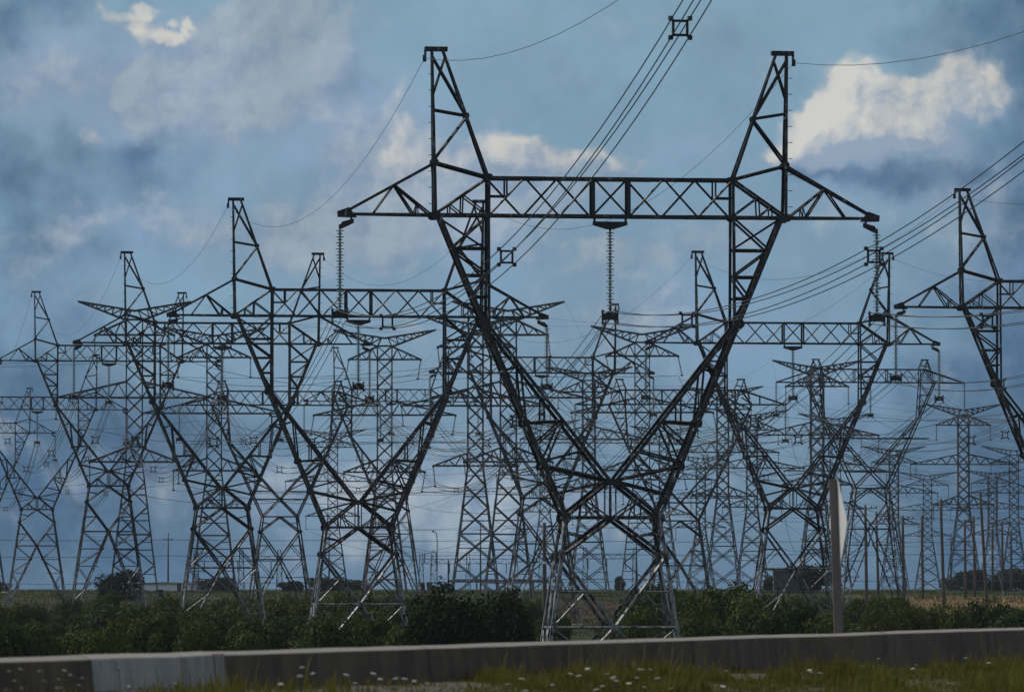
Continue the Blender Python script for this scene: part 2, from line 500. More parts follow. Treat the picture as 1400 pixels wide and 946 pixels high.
def verge_z(sv, d):
    top = 2.3 - (.40 + .0062 * (sv - 5))
    n = noise.noise(V((sv * .5, d * .8, 4.4))) * .05
    t = sstep(-4.6, -.6, d)
    return 1.47 * (1 - t) + (top + n) * t if d > -4.6 else 1.47
def build_verge():
    ds = [-4.7, -4.3, -3.8, -3.2, -2.6, -2.1, -1.6, -1.2, -.8, -.5, -.2, .05]
    vs = []; fs = []
    ss = [-70 + .7 * i for i in range(290)]
    for a in ss:
        for d in ds:
            p = BP + BU * a + BN * d
            vs.append((p.x, p.y, verge_z(a, d)))
    k = len(ds)
    for i in range(len(ss) - 1):
        for j in range(k - 1): fs.append((i * k + j, i * k + j + 1, (i + 1) * k + j + 1, (i + 1) * k + j))
    me = bpy.data.meshes.new('verge'); me.from_pydata(vs, [], fs)
    me.polygons.foreach_set('use_smooth', [True] * len(me.polygons))
    def f(T, b):
        p = worldpos(T)
        n = T.noise(p, 1.1, 6, .65); n2 = T.noise(p, 14.0, 4, .7)
        g = T.mix(T.rng(n2, .3, .7), (.05, .045, .034, 1), (.105, .093, .07, 1))
        d = T.v('DOT_PRODUCT', T.v('SUBTRACT', p, (BP.x, BP.y, 0)), (BN.x, BN.y, 0))
        w = T.rng(T.m('ADD', d, T.m('MULTIPLY', T.m('SUBTRACT', n, .5), 1.6)), -2.2, -1.2)
        soil = T.mix(T.rng(n, .35, .65), (.04, .045, .015, 1), (.09, .08, .04, 1))
        T.put(b.inputs['Base Color'], T.mix(w, soil, g))
        b.inputs['Roughness'].default_value = .95
    me.materials.append(mat('gravel and thin turf', f))
    tag(inst('verge', me), kind='structure')
build_verge()

# the carriageway the photograph was taken from
def build_road():
    mb = MB()
    a0, a1 = -4.5, -22.0       # distance in front of the barrier
    for i in range(14):
        s0, s1 = -150 + i * 25, -125 + i * 25
        q = [BP + BU * s0 + BN * a1, BP + BU * s0 + BN * a0, BP + BU * s1 + BN * a0, BP + BU * s1 + BN * a1]
        mb.add([V((p.x, p.y, 1.456)) for p in q], [(0, 1, 2, 3)])
    tag(mb.build('road', M['asphalt']), kind='structure')
    mb = MB()
    for off in (-5.2, -12.4):
        for i in range(28):
            s0 = -150 + i * 12.5
            s1 = s0 + (12.5 if off == -5.2 else 3.5)
            q = [BP + BU * s0 + BN * (off - .08), BP + BU * s0 + BN * (off + .08), BP + BU * s1 + BN * (off + .08), BP + BU * s1 + BN * (off - .08)]
            mb.add([V((p.x, p.y, 1.460)) for p in q], [(0, 1, 2, 3)])
    tag(mb.build('road_marking', M['line_paint']), kind='structure')
build_road()

# ------------------------------------------------------------------ waisted pylon (single circuit)
ZW, HW = -13.4, 2.1           # waist level below the crossarm, half width there
def dep(z):                   # half depth of the frame at height z (0 = underside of the crossarm)
    if z >= 0: return .6
    return .6 + (1.25 - .6) * (z / ZW)
def outer_x(z): return 7.75 + (HW - 7.75) * (z / ZW)

def gusset(mb, x, y, z, w, h):
    # plate with clipped corners
    w *= .36; h *= .36
    o = [(-w, -h * .5), (-w * .5, -h), (w * .5, -h), (w, -h * .5), (w, h * .5), (w * .5, h), (-w * .5, h), (-w, h * .5)]
    mb.prism([(x + a, z + b) for a, b in o], y - .025, y + .025)

def zig(mb, A, B, n, w, y0a, y0b, start=0, horiz=True, ref=None):
    """bracing between the rails A (p,q) and B (p,q), each given as 3-D end points"""
    for i in range(n):
        t0, t1 = i / n, (i + 1) / n
        a0 = A[0].lerp(A[1], t0); a1 = A[0].lerp(A[1], t1)
        b0 = B[0].lerp(B[1], t0); b1 = B[0].lerp(B[1], t1)
        if (i + start) % 2 == 0: mb.ang(a0, b1, w, ref)
        else: mb.ang(b0, a1, w, ref)
        if horiz and i > 0: mb.ang(a0, b0, w, ref)

def head_parts(kind):
    """crossarm, peaks, forks and waist frame, z = 0 at the crossarm's underside"""
    far = kind != 'near'
    k = 1.0
    out = {}
    TZ = 1.7; XI = 5.5; XP = 7.9; XT = 12.1
    cw, dw = .23 * k, .105 * k
    # crossarm
    mb = MB()
    for s in (-1, 1):
        y = s * .6; fr = V((0, s, .4))
        # bottom and top chords in slightly stepped lengths
        cuts = [-XP, -5.5, -2.7, .7, 3.4, 5.5, XP]
        for i, (a, b) in enumerate(zip(cuts, cuts[1:])):
            mb.ang((a, y, 0), (b, y, 0), cw * (1.0 if i % 2 else 1.12), V((0, s, -1)))
        cuts = [-XI, -3.0, -.8, 1.9, 3.7, XI]
        for i, (a, b) in enumerate(zip(cuts, cuts[1:])):
            mb.ang((a, y, TZ), (b, y, TZ), cw * (1.0 if i % 2 else 1.15), V((0, s, 1)))
        for x in (-XI, -.8, .8, XI): mb.ang((x, y, 0), (x, y, TZ), .16, fr)
        pan = [-XI, -3.9, -2.35, -.8, .8, 2.35, 3.9, XI]
        for i, (a, b) in enumerate(zip(pan, pan[1:])):
            if (i % 2 == 0) == (s > 0): mb.ang((a, y, TZ), (b, y, 0), dw, fr)
            else: mb.ang((a, y, 0), (b, y, TZ), dw, fr)
        for e in (-1, 1):
            # outer arm tapering to the tip
            tip = V((e * XT, s * .09, .02))
            mb.ang((e * XP, y, 2.35), tip, .21, V((0, s, 1)))
            mb.ang((e * XP, y, 0), tip, .21, V((0, s, -1)))
            m = V((e * XP, y, 2.35)).lerp(tip, .43)
            bt = lambda t: V((e * XP, y, 0)).lerp(tip, t)
            mb.ang(m, bt(.22), .09, fr); mb.ang(m, bt(.66), .09, fr); mb.ang(m, bt(.03), .1, fr)
            h = m.lerp(bt(.03), .62)
            mb.ang(h, bt(.22), .06, fr); mb.ang(h, V((h.x, h.y, .02)), .06, fr)
            # inner panel between peak post and fork
            mb.ang((e * XP, y, 0.05), (e * XI, y, TZ), .15, fr)
            q = V((e * XP, y, .05)).lerp(V((e * XI, y, TZ)), .52)
            mb.ang(q, (e * 6.7, y, 0), .08, fr); mb.ang(q, (e * XI, y, 0.05), .08, fr)
            q2 = V((e * XP, y, .05)).lerp(V((e * XI, y, TZ)), .27)
            mb.ang(q2, (q2.x, y, 0), .07, fr); mb.ang(q2, (q.x, y, 0.02), .07, fr)
            # small post with rail in the last truss panel
            mb.ang((e * 4.7, y, .92), (e * 4.7, y, TZ), .09, fr)
            mb.ang((e * 4.7, y, .88), (e * XI, y, .88), .08, fr)
            for (x, z, w, h_) in ((e * XP, 0, .62, .5), (e * XI, TZ, .5, .45), (e * XI, 0, .42, .36), (e * XP, 2.35, .42, .42)):
                gusset(mb, x, y * 1.03, z, w, h_)
    for e in (-1, 1):
        # cross members tying both faces
        for x in (XT - 1.6, XP + 1.2, XP, 6.6, XI, 3.9, 2.35, .8):
            yy = .6 if x <= XP else .6 * (XT - x) / (XT - XP) + .05
            mb.bar((e * x, -yy, .02), (e * x, yy, .02), .09)
        for a, b in ((XI, 3.9), (3.9, 2.35), (2.35, .8), (XP, XI)):
            mb.bar((e * a, -.6, .04), (e * b, .6, .04), .08)
            if a <= XI: mb.bar((e * a, .6, TZ), (e * b, -.6, TZ), .08)
        mb.bar((e * XI, -.6, TZ), (e * XI, .6, TZ), .1)
        mb.prism([(e * (XT - .75), -.12), (e * (XT + .1), -.1), (e * (XT + .12), .16), (e * (XT - .4), .34)], -.17, .17)
    out['crossarm'] = mb
    # hanger plates: a boat-shaped plate in the middle, hooked brackets at the tips
    mb = MB()
    mb.prism([(-.78, -.2), (-.78, -.36), (-.15, -.55), (.15, -.55), (.78, -.36), (.78, -.2)], -.09, .09)
    for e in (-.7, .7): mb.box((e, 0, -.12), .1, .1, .22)
    out['hanger_plate'] = mb
    for e in (-1, 1):
        mb = MB()
        mb.prism([(e * (XT - .62), -.16), (e * (XT - .1), -.3), (e * (XT + .08), -.62), (e * (XT - .08), -.62), (e * (XT - .62), -.36)], -.07, .07)
        mb.box((e * (XT - .5), 0, -.14), .09, .09, .16)
        out['hanger_bracket', e] = mb
    # peaks
    for e in (-1, 1):
        mb = MB()
        PT = 7.35
        for s in (-1, 1):
            fr = V((e * .3, s, 0))
            post = lambda z: V((e * (XP + .12 * z / PT), s * (.6 + (.14 - .6) * max(z, 0) / PT), z))
            inn = lambda z: V((e * (XI + (7.5 - XI) * (z - TZ) / (PT - TZ)), s * (.6 + (.14 - .6) * max(z, 0) / PT), z))
            for i, (a, b) in enumerate(((0, 2.35), (2.35, 4.4), (4.4, PT))):
                mb.ang(post(a), post(b), .25 - .03 * i, V((e, s, 0)))
            for i, (a, b) in enumerate(((TZ, 3.4), (3.4, 5.6), (5.6, PT))):
                mb.ang(inn(a), inn(b), .22 - .025 * i, V((-e, s, 0)))
            mb.ang(post(2.35), inn(TZ), .17, fr)
            mb.ang(post(7.1), inn(4.45), .13, fr)
            mb.ang(post(4.7), inn(4.45), .12, fr)
            mb.ang(inn(4.4), post(2.45), .12, fr)
            mb.ang(inn(7.1), post(5.3), .1, fr)
            gusset(mb, inn(4.45).x, inn(4.45).y, 4.45, .34, .36)
            gusset(mb, post(2.35).x, post(2.35).y, 2.35, .36, .5)
        for z in (2.35, 4.5, 5.6):
            a = .6 + (.14 - .6) * z / PT
            mb.bar((e * (XP + .05), -a, z), (e * (XP + .05), a, z), .08)
        for (z0, z1) in ((.1, 2.3), (2.4, 4.5), (4.6, 6.8)):
            a, b = (.6 + (.14 - .6) * z / PT for z in (z0, z1))
            mb.bar((e * (XP + .03), -a, z0), (e * (XP + .08), b, z1), .07)
        for i in range(9):      # step bolts
            z = .5 + i * .72
            mb.bar((e * (XP + .1), -.55, z), (e * (XP + .3), -.55, z), .03)
        out['peak', e] = mb
        mb = MB()
        mb.box((e * 7.82, 0, PT + .06), 1.02, .42, .2)
        mb.box((e * 8.3, 0, PT - .08), .1, .1, .3)
        mb.box((e * 8.33, 0, PT - .36), .16, .12, .3)
        out['peak_cap', e] = mb
    # forks: outer leg, inner post, inner diagonal
    zj = -4.75
    for e in (-1, 1):
        mb = MB()
        for s in (-1, 1):
            P = lambda x, z: V((e * x, s * dep(z), z))
            fr = V((0, s, .2))
            oz = [0, -2.6, -5.0, -8.0, -10.6, ZW]
            for i, (a, b) in enumerate(zip(oz, oz[1:])):
                mb.ang(P(outer_x(a), a), P(outer_x(b), b), .32 if i != 2 else .36, V((e, s, 0)))
            jx = outer_x(zj) - .12
            mb.ang(P(XI, 0), P(XI, zj - .1), .24, V((-e, s, 0)))
            ctr = P(.12, -11.75)
            mb.ang(P(jx, zj), ctr, .29, V((-e, s, .5)))
            # upper panel bracing
            lv = [0, -1.45, -2.65, -3.6, zj]
            for i, (a, b) in enumerate(zip(lv, lv[1:])):
                if i % 2 == 0: mb.ang(P(XI, a), P(outer_x(b), b), .11, fr)
                else: mb.ang(P(outer_x(a), a), P(XI, b), .11, fr)
                if i < 2:
                    if i % 2 == 0 and s > 0: mb.ang(P(outer_x(a), a), P(XI, b), .1, fr)
                if i < 3: mb.ang(P(XI, b), P(outer_x(b), b), .12, fr)
            # lower panel bracing between outer leg and inner diagonal
            io = lambda z: V((e * (jx + (.12 - jx) * (z - zj) / (-11.75 - zj)), s * dep(z), z))
            z1, z2, z3, z4 = -6.9, -9.2, -11.1, -12.3
            mb.ang(P(outer_x(z1), z1), io(z1 + .25), .12, fr)
            mb.ang(P(outer_x(z2), z2), io(z2 + .1), .14, fr)
            mb.ang(P(outer_x(z3), z3), ctr, .15, fr)
            for q, zz, w in ((z1 + .25, z2, .11), (z2 + .1, z3, .1), (z2 + .1, z3 + .9, .09)):
                mb.ang(io(q), P(outer_x(zz), zz), w, fr)
            mb.ang(io(-10.4), P(outer_x(-10.9), -10.9), .1, fr)
            mb.ang(io(-8.0), (io(-8.0).x, io(-8).y, -9.2), .09, fr)
            mb.ang(ctr, P(outer_x(-12.35), -12.35), .1, fr)
            gusset(mb, e * outer_x(z2), s * dep(z2), z2, .45, .5)
            gusset(mb, e * (outer_x(zj)), s * dep(zj), zj, .55, .6)
            gusset(mb, e * outer_x(z3), s * dep(z3), z3, .42, .5)
            # waist corner down-strut
            mb.ang(ctr, P(HW - .05, ZW + .12), .22, fr)
            mb.ang(P(.12, -11.8), P(.12, ZW), .1, V((e, s, 0)))
            mb.ang(P(1.22, ZW + .05), P(1.22, -12.55), .07, fr)
            mb.ang(P(.66, ZW + .05), P(1.05, -12.5), .07, fr)
            mb.ang(P(.2, ZW + .05), P(1.25, -12.62), .08, fr)
        for z in (-1.45, -3.6, zj, -6.9, -9.2, -11.1):
            mb.bar((e * outer_x(z), -dep(z), z), (e * outer_x(z), dep(z), z), .09)
        zs = [0, -2.4, zj, -6.9, -9.2, -11.1, ZW]
        for a, b in zip(zs, zs[1:]):
            mb.bar((e * outer_x(a), -dep(a), a), (e * outer_x(b), dep(b), b), .09)
            mb.bar((e * outer_x(a), dep(a), a), (e * outer_x(b), -dep(b), b), .09)
        out['fork', e] = mb
    mb = MB()
    for s in (-1, 1):
        for e in (-1, 1): mb.ang((0, s * 1.25, ZW), (e * HW, s * 1.25, ZW), .24, V((0, s, -1)))
        gusset(mb, 0, s * 1.21, -11.8, .95, .38)
        for e in (-1, 1): gusset(mb, e * HW, s * 1.29, ZW, .55, .62)
        gusset(mb, 0, s * 1.29, ZW, .4, .22)
    for e in (-1, 1): mb.ang((e * HW, -1.25, ZW), (e * HW, 1.25, ZW), .2, V((e, 0, -1)))
    mb.bar((-HW, -1.25, ZW), (HW, 1.25, ZW), .1); mb.bar((HW, -1.25, ZW + .05), (-HW, 1.25, ZW + .05), .1)
    out['waist_frame'] = mb
    return out

def head_meshes(m, pick=None):
    return {k: mb.mesh(k if isinstance(k, str) else k[0], m) for k, mb in head_parts('near').items()}
HEAD = head_meshes(M['steel'])

def body_parts(L, m, root, SX=.145, SY=.095, hw=HW, hd=1.25, bold=1.0):
    """four legs and their bracing from the waist (height L) to the ground"""
    X = lambda z: hw + SX * (L - z)
    Yd = lambda z: hd + SY * (L - z)
    P = lambda sx, sy, z: V((sx * X(z), sy * Yd(z), z))
    for sx in (-1, 1):
        for sy in (-1, 1):
            mb = MB()
            zs = [L, L - 2.2, L - 4.85, max(L - 8.5, .8), -.5]
            for i, (a, b) in enumerate(zip(zs, zs[1:])):
                if a > b: mb.ang(P(sx, sy, a), P(sx, sy, b), (.3 + .02 * (i % 2)) * bold, V((sx, sy, 0)))
            gusset(mb, sx * X(L - 1.7), sy * (Yd(L - 1.7) + .04), L - 1.7, .45, .5)
            f = mb.build('leg', m, root)
            mb = MB()
            mb.lathe([(.55, -.9), (.55, .1), (.42, .25)], 10, (sx * X(0), sy * Yd(0), 0))
            mb.build('footing', M['concrete'], f)
    mb = MB()
    zA, zB = L - 1.7, L - 4.85
    faces = [(lambda t, z, s=s: V((t * X(z), s * Yd(z), z)), V((0, s, .2))) for s in (-1, 1)]
    faces += [(lambda t, z, s=s: V((s * X(z), t * Yd(z), z)), V((s, 0, .2))) for s in (-1, 1)]
    for fi, (Q, fr) in enumerate(faces):
        side = fi >= 2
        w = .17 if side else .2
        for e in (-1, 1):
            mb.ang(Q(0, L), Q(e, zA), w * bold, fr)
            mb.ang(Q(e, zA), Q(0, zB), w * bold, fr)
            mb.ang(Q(0, zB), Q(e, .1), w * bold, fr)
            mb.ang(Q(0, zB), Q(e, zB), .15 * bold, fr)
            zm = (zA + zB) / 2
            mb.ang(Q(e, zm), Q(e * .5, zm), .1 * bold, fr)
            mb.ang(Q(e, zB), Q(e * .5, zm), .09 * bold, fr)
            mb.ang(Q(e * .5, L - .85), Q(e, L - .6), .08 * bold, fr)
            # redundant bracing down each leg
            n = max(1, int(round(zB / 2.1)))
            for i in range(1, n + 1):
                z0 = zB * (1 - (i - 1) / (n + .6)); z1 = zB * (1 - i / (n + .6))
                t0 = e * (1 - z0 / zB); t1 = e * (1 - z1 / zB)
                mb.ang(Q(e, z1), Q(t1, z1), .09 * bold, fr)
                if i % 2: mb.ang(Q(e, z0), Q(t1, z1), .085 * bold, fr)
                else: mb.ang(Q(e, z1), Q(t0, z0), .085 * bold, fr)
    mb.bar(P(-1, -1, zB), P(1, 1, zB), .1 * bold); mb.bar(P(1, -1, zB), P(-1, 1, zB), .1 * bold)
    for Q, fr in faces[:2]:
        c = Q(0, zB); gusset(mb, c.x, c.y * 1.02, c.z, .5, .4)
    mb.build('body_bracing', m, root)

ROT = math.atan(.134)
PYL = {}
def waist_pylon(key, px, arm_y, width_px, label, ref, ground=None, rot=ROT, scale=1.0):
    Yd = 24.35 * F / width_px * scale
    top = at(px, arm_y, Yd)
    gz = ground_z(top.x, Yd) if ground is None else ground
    root = thing('lattice_pylon', label, 'pylon', (top.x, Yd, gz), rot, 'waisted single circuit pylons')
    root.scale = (scale,) * 3
    H = (top.z - gz) / scale
    build_waist(root, H)
    PYL[key] = dict(root=root, H=H, ref=ref, rot=rot, scale=scale, loc=V((top.x, Yd, gz)))
def build_waist(root, H):
    def inst(*a):
        o = globals()['inst'](*a)
        if len(a) > 3: o.scale = (1, .74, 1)      # the frame is shallow along the line
        return o
    up = (0, 0, H)
    ca = inst('crossarm', HEAD['crossarm'], root, up)
    inst('hanger_plate', HEAD['hanger_plate'], ca)
    for e in (-1, 1):
        inst('hanger_bracket', HEAD['hanger_bracket', e], ca)
        pk = inst('earthwire_peak', HEAD['peak', e], root, up)
        inst('peak_cap', HEAD['peak_cap', e], pk)
        inst('fork_leg', HEAD['fork', e], root, up)
    inst('waist_frame', HEAD['waist_frame'], root, up)
    body_parts(H + ZW, M['steel'], root, hd=.93)
def pt(key, x, y, z):
    """local point on a pylon, z measured from the crossarm's underside"""
    d = PYL[key]
    v = V((x, y, z + d['H'])) * d['scale']
    return d['loc'] + Matrix.Rotation(d['rot'], 3, 'Z') @ v

waist_pylon('A1', 834, 297, 748, 'nearest and largest black lattice pylon, two tall peaks, right of centre', 'the nearest pylon')
waist_pylon('A2', 490, 433, 524, 'second largest lattice pylon, left of centre, its right arm overlapping the nearest pylon', 'the second largest pylon')
waist_pylon('A3', 304, 470, 408, 'third lattice pylon of the left row, legs just left of the second largest pylon', 'third pylon of left row')
waist_pylon('A4', 149, 494, 310, 'fourth lattice pylon of the left row, standing left of the ridge bush', 'fourth pylon of left row')
waist_pylon('A5', 51, 560, 248, 'fifth lattice pylon of the left row, small, near the left picture edge', 'fifth pylon of left row')
waist_pylon('A6', -25, 592, 202, 'last lattice pylon of the left row, half cut off by the left edge', 'last pylon of left row')
waist_pylon('A8', 1483, 422, 530, 'large lattice pylon cut off by the right edge, one peak showing', 'the right edge pylon')
waist_pylon('A7', 1084, 470, 410, 'lattice pylon right of the nearest pylon, behind the diamond sign post', 'pylon behind the sign')
waist_pylon('A9', 741, 510, 311, 'mid-distance lattice pylon seen through the left fork of the nearest pylon', 'pylon behind nearest fork')
waist_pylon('A10', 535, 549, 241, 'small far lattice pylon behind the right half of the second largest pylon', 'far small waisted pylon')

# ------------------------------------------------------------------ flat-topped pylon with low peaks
def flat_pylon(key, px, arm_y, width_px, label, ref, lower=False, rot=ROT):
    Yd = 23.0 * F / width_px
    top = at(px, arm_y, Yd)
    gz = ground_z(top.x, Yd)
    H = top.z - gz
    root = thing('flat_top_pylon', label, 'pylon', (top.x, Yd, gz), rot, 'flat topped pylons with low peaks')
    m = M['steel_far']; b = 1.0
    mb = MB()
    TZ, XI, XO, XT = 1.6, 6.0, 7.85, 11.5
    for s in (-1, 1):
        y = s * .6; fr = V((0, s, .3))
        mb.ang((-XO, y, 0), (XO, y, 0), .24, V((0, s, -1)))
        mb.ang((-6.6, y, TZ), (6.6, y, TZ), .24, V((0, s, 1)))
        n = 9
        for i in range(n):
            a, c = -XI + i * 12 / n, -XI + (i + 1) * 12 / n
            if (i % 2 == 0) == (s > 0): mb.ang((a, y, TZ), (c, y, 0), .11, fr)
            else: mb.ang((a, y, 0), (c, y, TZ), .11, fr)
        for x in (-XI, -2.0, 2.0, XI): mb.ang((x, y, 0), (x, y, TZ), .15, fr)
        for e in (-1, 1):
            tip = V((e * XT, s * .1, 0))
            mb.ang((e * XO, y, 0), tip, .2, fr)
            mb.ang((e * 6.6, y, TZ), tip, .22, fr)
            mb.ang((e * 8.7, y, .95), (e * 8.7, y, 0), .09, fr)
            mb.ang((e * 6.6, y, TZ), (e * XO, y, 0), .15, fr)
            mb.ang((e * XI, y, 0), (e * 6.6, y, TZ), .15, fr)
            mb.ang((e * 6.7, y, .8), (e * XO, y, 0), .09, fr)
    for x in (-11, -7.8, -6, -3, 0, 3, 6, 7.8, 11): mb.bar((x, -.6 if abs(x) < 9 else -.15, .02), (x, .6 if abs(x) < 9 else .15, .02), .1)
    ca = mb.build('crossarm', m, root); ca.location = (0, 0, H)
    for e in (-1, 1):
        mb = MB()
        for s in (-1, 1):
            fr = V((0, s, 0))
            mb.ang((e * 5.9, s * .6, TZ), (e * 6.35, s * .15, 2.7), .13, fr); mb.ang((e * 7.6, s * .6, .6), (e * 6.95, s * .15, 2.7), .13, fr)
            mb.ang((e * 6.6, s * .6, TZ), (e * 6.95, s * .2, 2.6), .1, fr); mb.ang((e * 6.1, s * .4, 2.1), (e * 7.2, s * .4, 1.9), .08, fr)
        mb.box((e * 6.65, 0, 2.74), .95, .3, .16)
        o = mb.build('earthwire_peak', m, root); o.location = (0, 0, H)
    zj, zc, zw, hw = -4.4, -10.7, -12.7, 2.0
    ox = lambda z: XO + (5.9 - XO) * z / zj if z > zj else 5.9 + (hw - 5.9) * (z - zj) / (zw - zj)
    for e in (-1, 1):
        mb = MB()
        for s in (-1, 1):
            P = lambda x, z: V((e * x, s * (.6 + .7 * z / zw), z)); fr = V((0, s, .2))
            mb.ang(P(XO, 0), P(5.9, zj), .3, V((e, s, 0)))
            mb.ang(P(5.9, zj), P(hw, zw), .3, V((e, s, 0)))
            mb.ang(P(XI, 0), P(5.7, zj), .24, V((-e, s, 0)))
            mb.ang(P(5.6, zj), P(0, zc), .27, V((-e, s, 0)))
            mb.ang(P(0, zc), P(hw, zw), .22, fr)
            for z0, z1 in ((0, -1.5), (-1.5, -2.8), (-2.8, -3.8)):
                mb.ang(P(XI - .1, z0), P(ox(z1), z1), .11, fr); mb.ang(P(XI - .1, z1), P(ox(z1), z1), .11, fr)
            inn = lambda z: 5.6 * (1 - (z - zj) / (zc - zj))
            for z0, z1 in ((-5.4, -6.6), (-6.6, -8.2), (-8.2, -9.8)):
                mb.ang(P(ox(z0), z0), P(inn(z1), z1), .1, fr); mb.ang(P(ox(z1), z1), P(inn(z1), z1), .11, fr)
            mb.ang(P(ox(zc), zc), P(0, zc), .14, fr)
            if lower: mb.ang(P(0, -6.7), P(7.0, -6.7), .16, fr)
        o = mb.build('fork_leg', m, root); o.location = (0, 0, H)
    mb = MB()
    for s in (-1, 1):
        mb.ang((-hw, s * 1.3, zw), (hw, s * 1.3, zw), .22, V((0, s, -1)))
        gusset(mb, 0, s * 1.2, zc, .8, .4)
        mb.bar((hw * s, -1.3, zw), (hw * s, 1.3, zw), .2)
    o = mb.build('waist_frame', m, root); o.location = (0, 0, H)
    body_parts(H + zw, m, root, .15, .12, hw, 1.3)
    PYL[key] = dict(root=root, H=H, ref=ref, rot=rot, scale=1.0, loc=V((top.x, Yd, gz)))
flat_pylon('C1', 1190, 523, 262, 'far pylon with flat crossarm and two tiny peaks, right of the sign', 'flat-topped pylon at right', True)
flat_pylon('C2', 383, 554, 276, 'far pylon with flat crossarm, seen between third and second largest pylons', 'flat-topped pylon at left')
flat_pylon('C3', 930, 553, 288, 'far pylon with flat crossarm, seen behind the right fork of nearest pylon', 'flat-topped pylon at centre', rot=.02)

# ------------------------------------------------------------------ narrow double-circuit mast with winged top
def mast_meshes():
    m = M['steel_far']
    class MB(globals()['MB']):
        def bar(s, p, q, w, h=None, ref=None): super().bar(p, q, w * 1.5, h, ref)
    out = {}
    H = 40.0; hw = 1.2
    # wings
    for e in (-1, 1):
        mb = MB()
        for s in (-1, 1):
            y = s * .9; fr = V((0, s, 0))
            tip = V((e * 8.4, 0, 42.6))
            bot = lambda t: V((e * hw, y, H - .1)).lerp(tip, t)
            top = lambda t: V((0, y * .8, H + 1.25)).lerp(tip, t)
            mb.bar(bot(0), tip, .17); mb.bar(top(0), tip, .17)
            for i in range(6):
                t0, t1 = i / 6.6, (i + 1) / 6.6
                mb.bar(bot(t0), top(t0 + .06), .09); mb.bar(top(t0 + .06), bot(t1), .09)
        out['earthwire_arm', e] = mb
    arms = [(37.8, 5.9, 2.1, 'upper'), (28.8, 11.6, 2.3, 'middle'), (19.6, 6.6, 2.0, 'lower')]
    for i, (z, xt, h, nm) in enumerate(arms):
        mb = MB()
        for s in (-1, 1):
            y = s * .95
            for e in (-1, 1):
                tip = V((e * xt, 0, z))
                bt = lambda t: V((e * hw, y, z)).lerp(tip, t)
                tp = lambda t: V((e * hw, y, z + h)).lerp(tip, t)
                mb.bar(bt(0), tip, .17); mb.bar(tp(0), tip, .17)
                n = 5 if xt < 8 else 8
                for k in range(n):
                    t0, t1 = k / (n + .5), (k + 1) / (n + .5)
                    if k % 2: mb.bar(tp(t0), bt(t1), .085)
                    else: mb.bar(bt(t0), tp(t1), .085)
            mb.bar((-hw, y, z), (hw, y, z), .15)
        for e in (-1, 1): mb.box((e * xt, 0, z - .05), .35, .3, .35)
        out['crossarm', i] = mb
    mb = MB()
    zs = [40.0, 37.8, 35.6, 33.3, 31.1, 28.8, 26.5, 24.2, 21.9, 19.6]
    zb = 19.6
    hx = lambda z: hw if z >= zb else hw + (zb - z) * .125
    P = lambda sx, sy, z: V((sx * hx(z), sy * hx(z) * .9, z))
    low = [19.6, 16.6, 13.2, 9.2, 4.8, -.4]
    for sx in (-1, 1):
        for sy in (-1, 1):
            mb2 = MB()
            mb2.ang(P(sx, sy, 40), P(sx, sy, zb), .24, V((sx, sy, 0)), t=.07)
            mb2.ang(P(sx, sy, zb), P(sx, sy, -.4), .3, V((sx, sy, 0)), t=.08)
            out['leg', sx, sy] = mb2
    for s in (-1, 1):
        for Q in ((lambda t, z: V((t * hx(z), s * hx(z) * .9, z))), (lambda t, z: V((s * hx(z), t * hx(z) * .9, z)))):
            for a, b in list(zip(zs, zs[1:])) + list(zip(low, low[1:])):
                mb.bar(Q(-1, a), Q(1, b), .11); mb.bar(Q(1, a), Q(-1, b), .11)
                if b < 19: 
                    c = (a + b) / 2
                    mb.bar(Q(-1, c), Q(1, c), .08); mb.bar(Q(-1, (a + c) / 2), Q(-.5, (a + c) / 2 ), .07); mb.bar(Q(1, (a + c) / 2), Q(.5, (a + c) / 2), .07)
            for z in (40.0, 37.8, 28.8, 19.6, 9.2): mb.bar(Q(-1, z), Q(1, z), .13)
    out['bracing'] = mb
    return {k: v.mesh(k if isinstance(k, str) else k[0], m) for k, v in out.items()}
MAST = mast_meshes()
MARMS = [(37.8, 5.9, 'upper'), (28.8, 11.6, 'middle'), (19.6, 6.6, 'lower')]
def mast(key, px, top_y, Yd, ordinal, rot):
    top = at(px, top_y, Yd)
    gz = ground_z(top.x, Yd)
    sc = (top.z - gz) / 40.0
    label = f'grey narrow lattice mast with winged top and three arms, {ordinal} of its kind from left'
    root = thing('winged_lattice_mast', label, 'pylon', (top.x, Yd, gz), rot, 'narrow masts with winged tops')
    root.scale = (1, 1, 1)
    s3 = (1.0, 1.0, sc)
    for k, me in MAST.items():
        o = inst(k if isinstance(k, str) else k[0], me, root)
        o.scale = s3
    PYL[key] = dict(root=root, H=0, ref=f'{ordinal} winged mast from left', rot=rot, scale=1.0, loc=V((top.x, Yd, gz)), sz=sc)
MASTS = [('B1', 184, 437, 845), ('B2', 293, 470, 925), ('B3', 526, 473, 930), ('B4', 650, 455, 890), ('B5', 695, 437, 848), ('B7', 805, 520, 1090),
         ('B6', 878, 468, 930), ('B8', 988, 545, 1174), ('B10', 1028, 575, 1270), ('B9', 1117, 512, 1063), ('B11', 1142, 580, 1290), ('B13', 1222, 622, 1500),
         ('B12', 1317, 568, 1240), ('B15', 1357, 652, 1560), ('B14', 1386, 622, 1480), ('B16', 455, 600, 1400), ('B18', 745, 588, 1360),
         ('B19', 908, 596, 1390), ('B21', 1268, 655, 1600), ('B23', 958, 632, 1500)]
WORDS = 'first second third fourth fifth sixth seventh eighth ninth tenth eleventh twelfth thirteenth fourteenth fifteenth sixteenth seventeenth eighteenth nineteenth twentieth twenty-first twenty-second twenty-third twenty-fourth'.split()
ORD = {k: WORDS[i] for i, k in enumerate(sorted([m[0] for m in MASTS], key=lambda q: [m[1] for m in MASTS if m[0] == q][0]))}
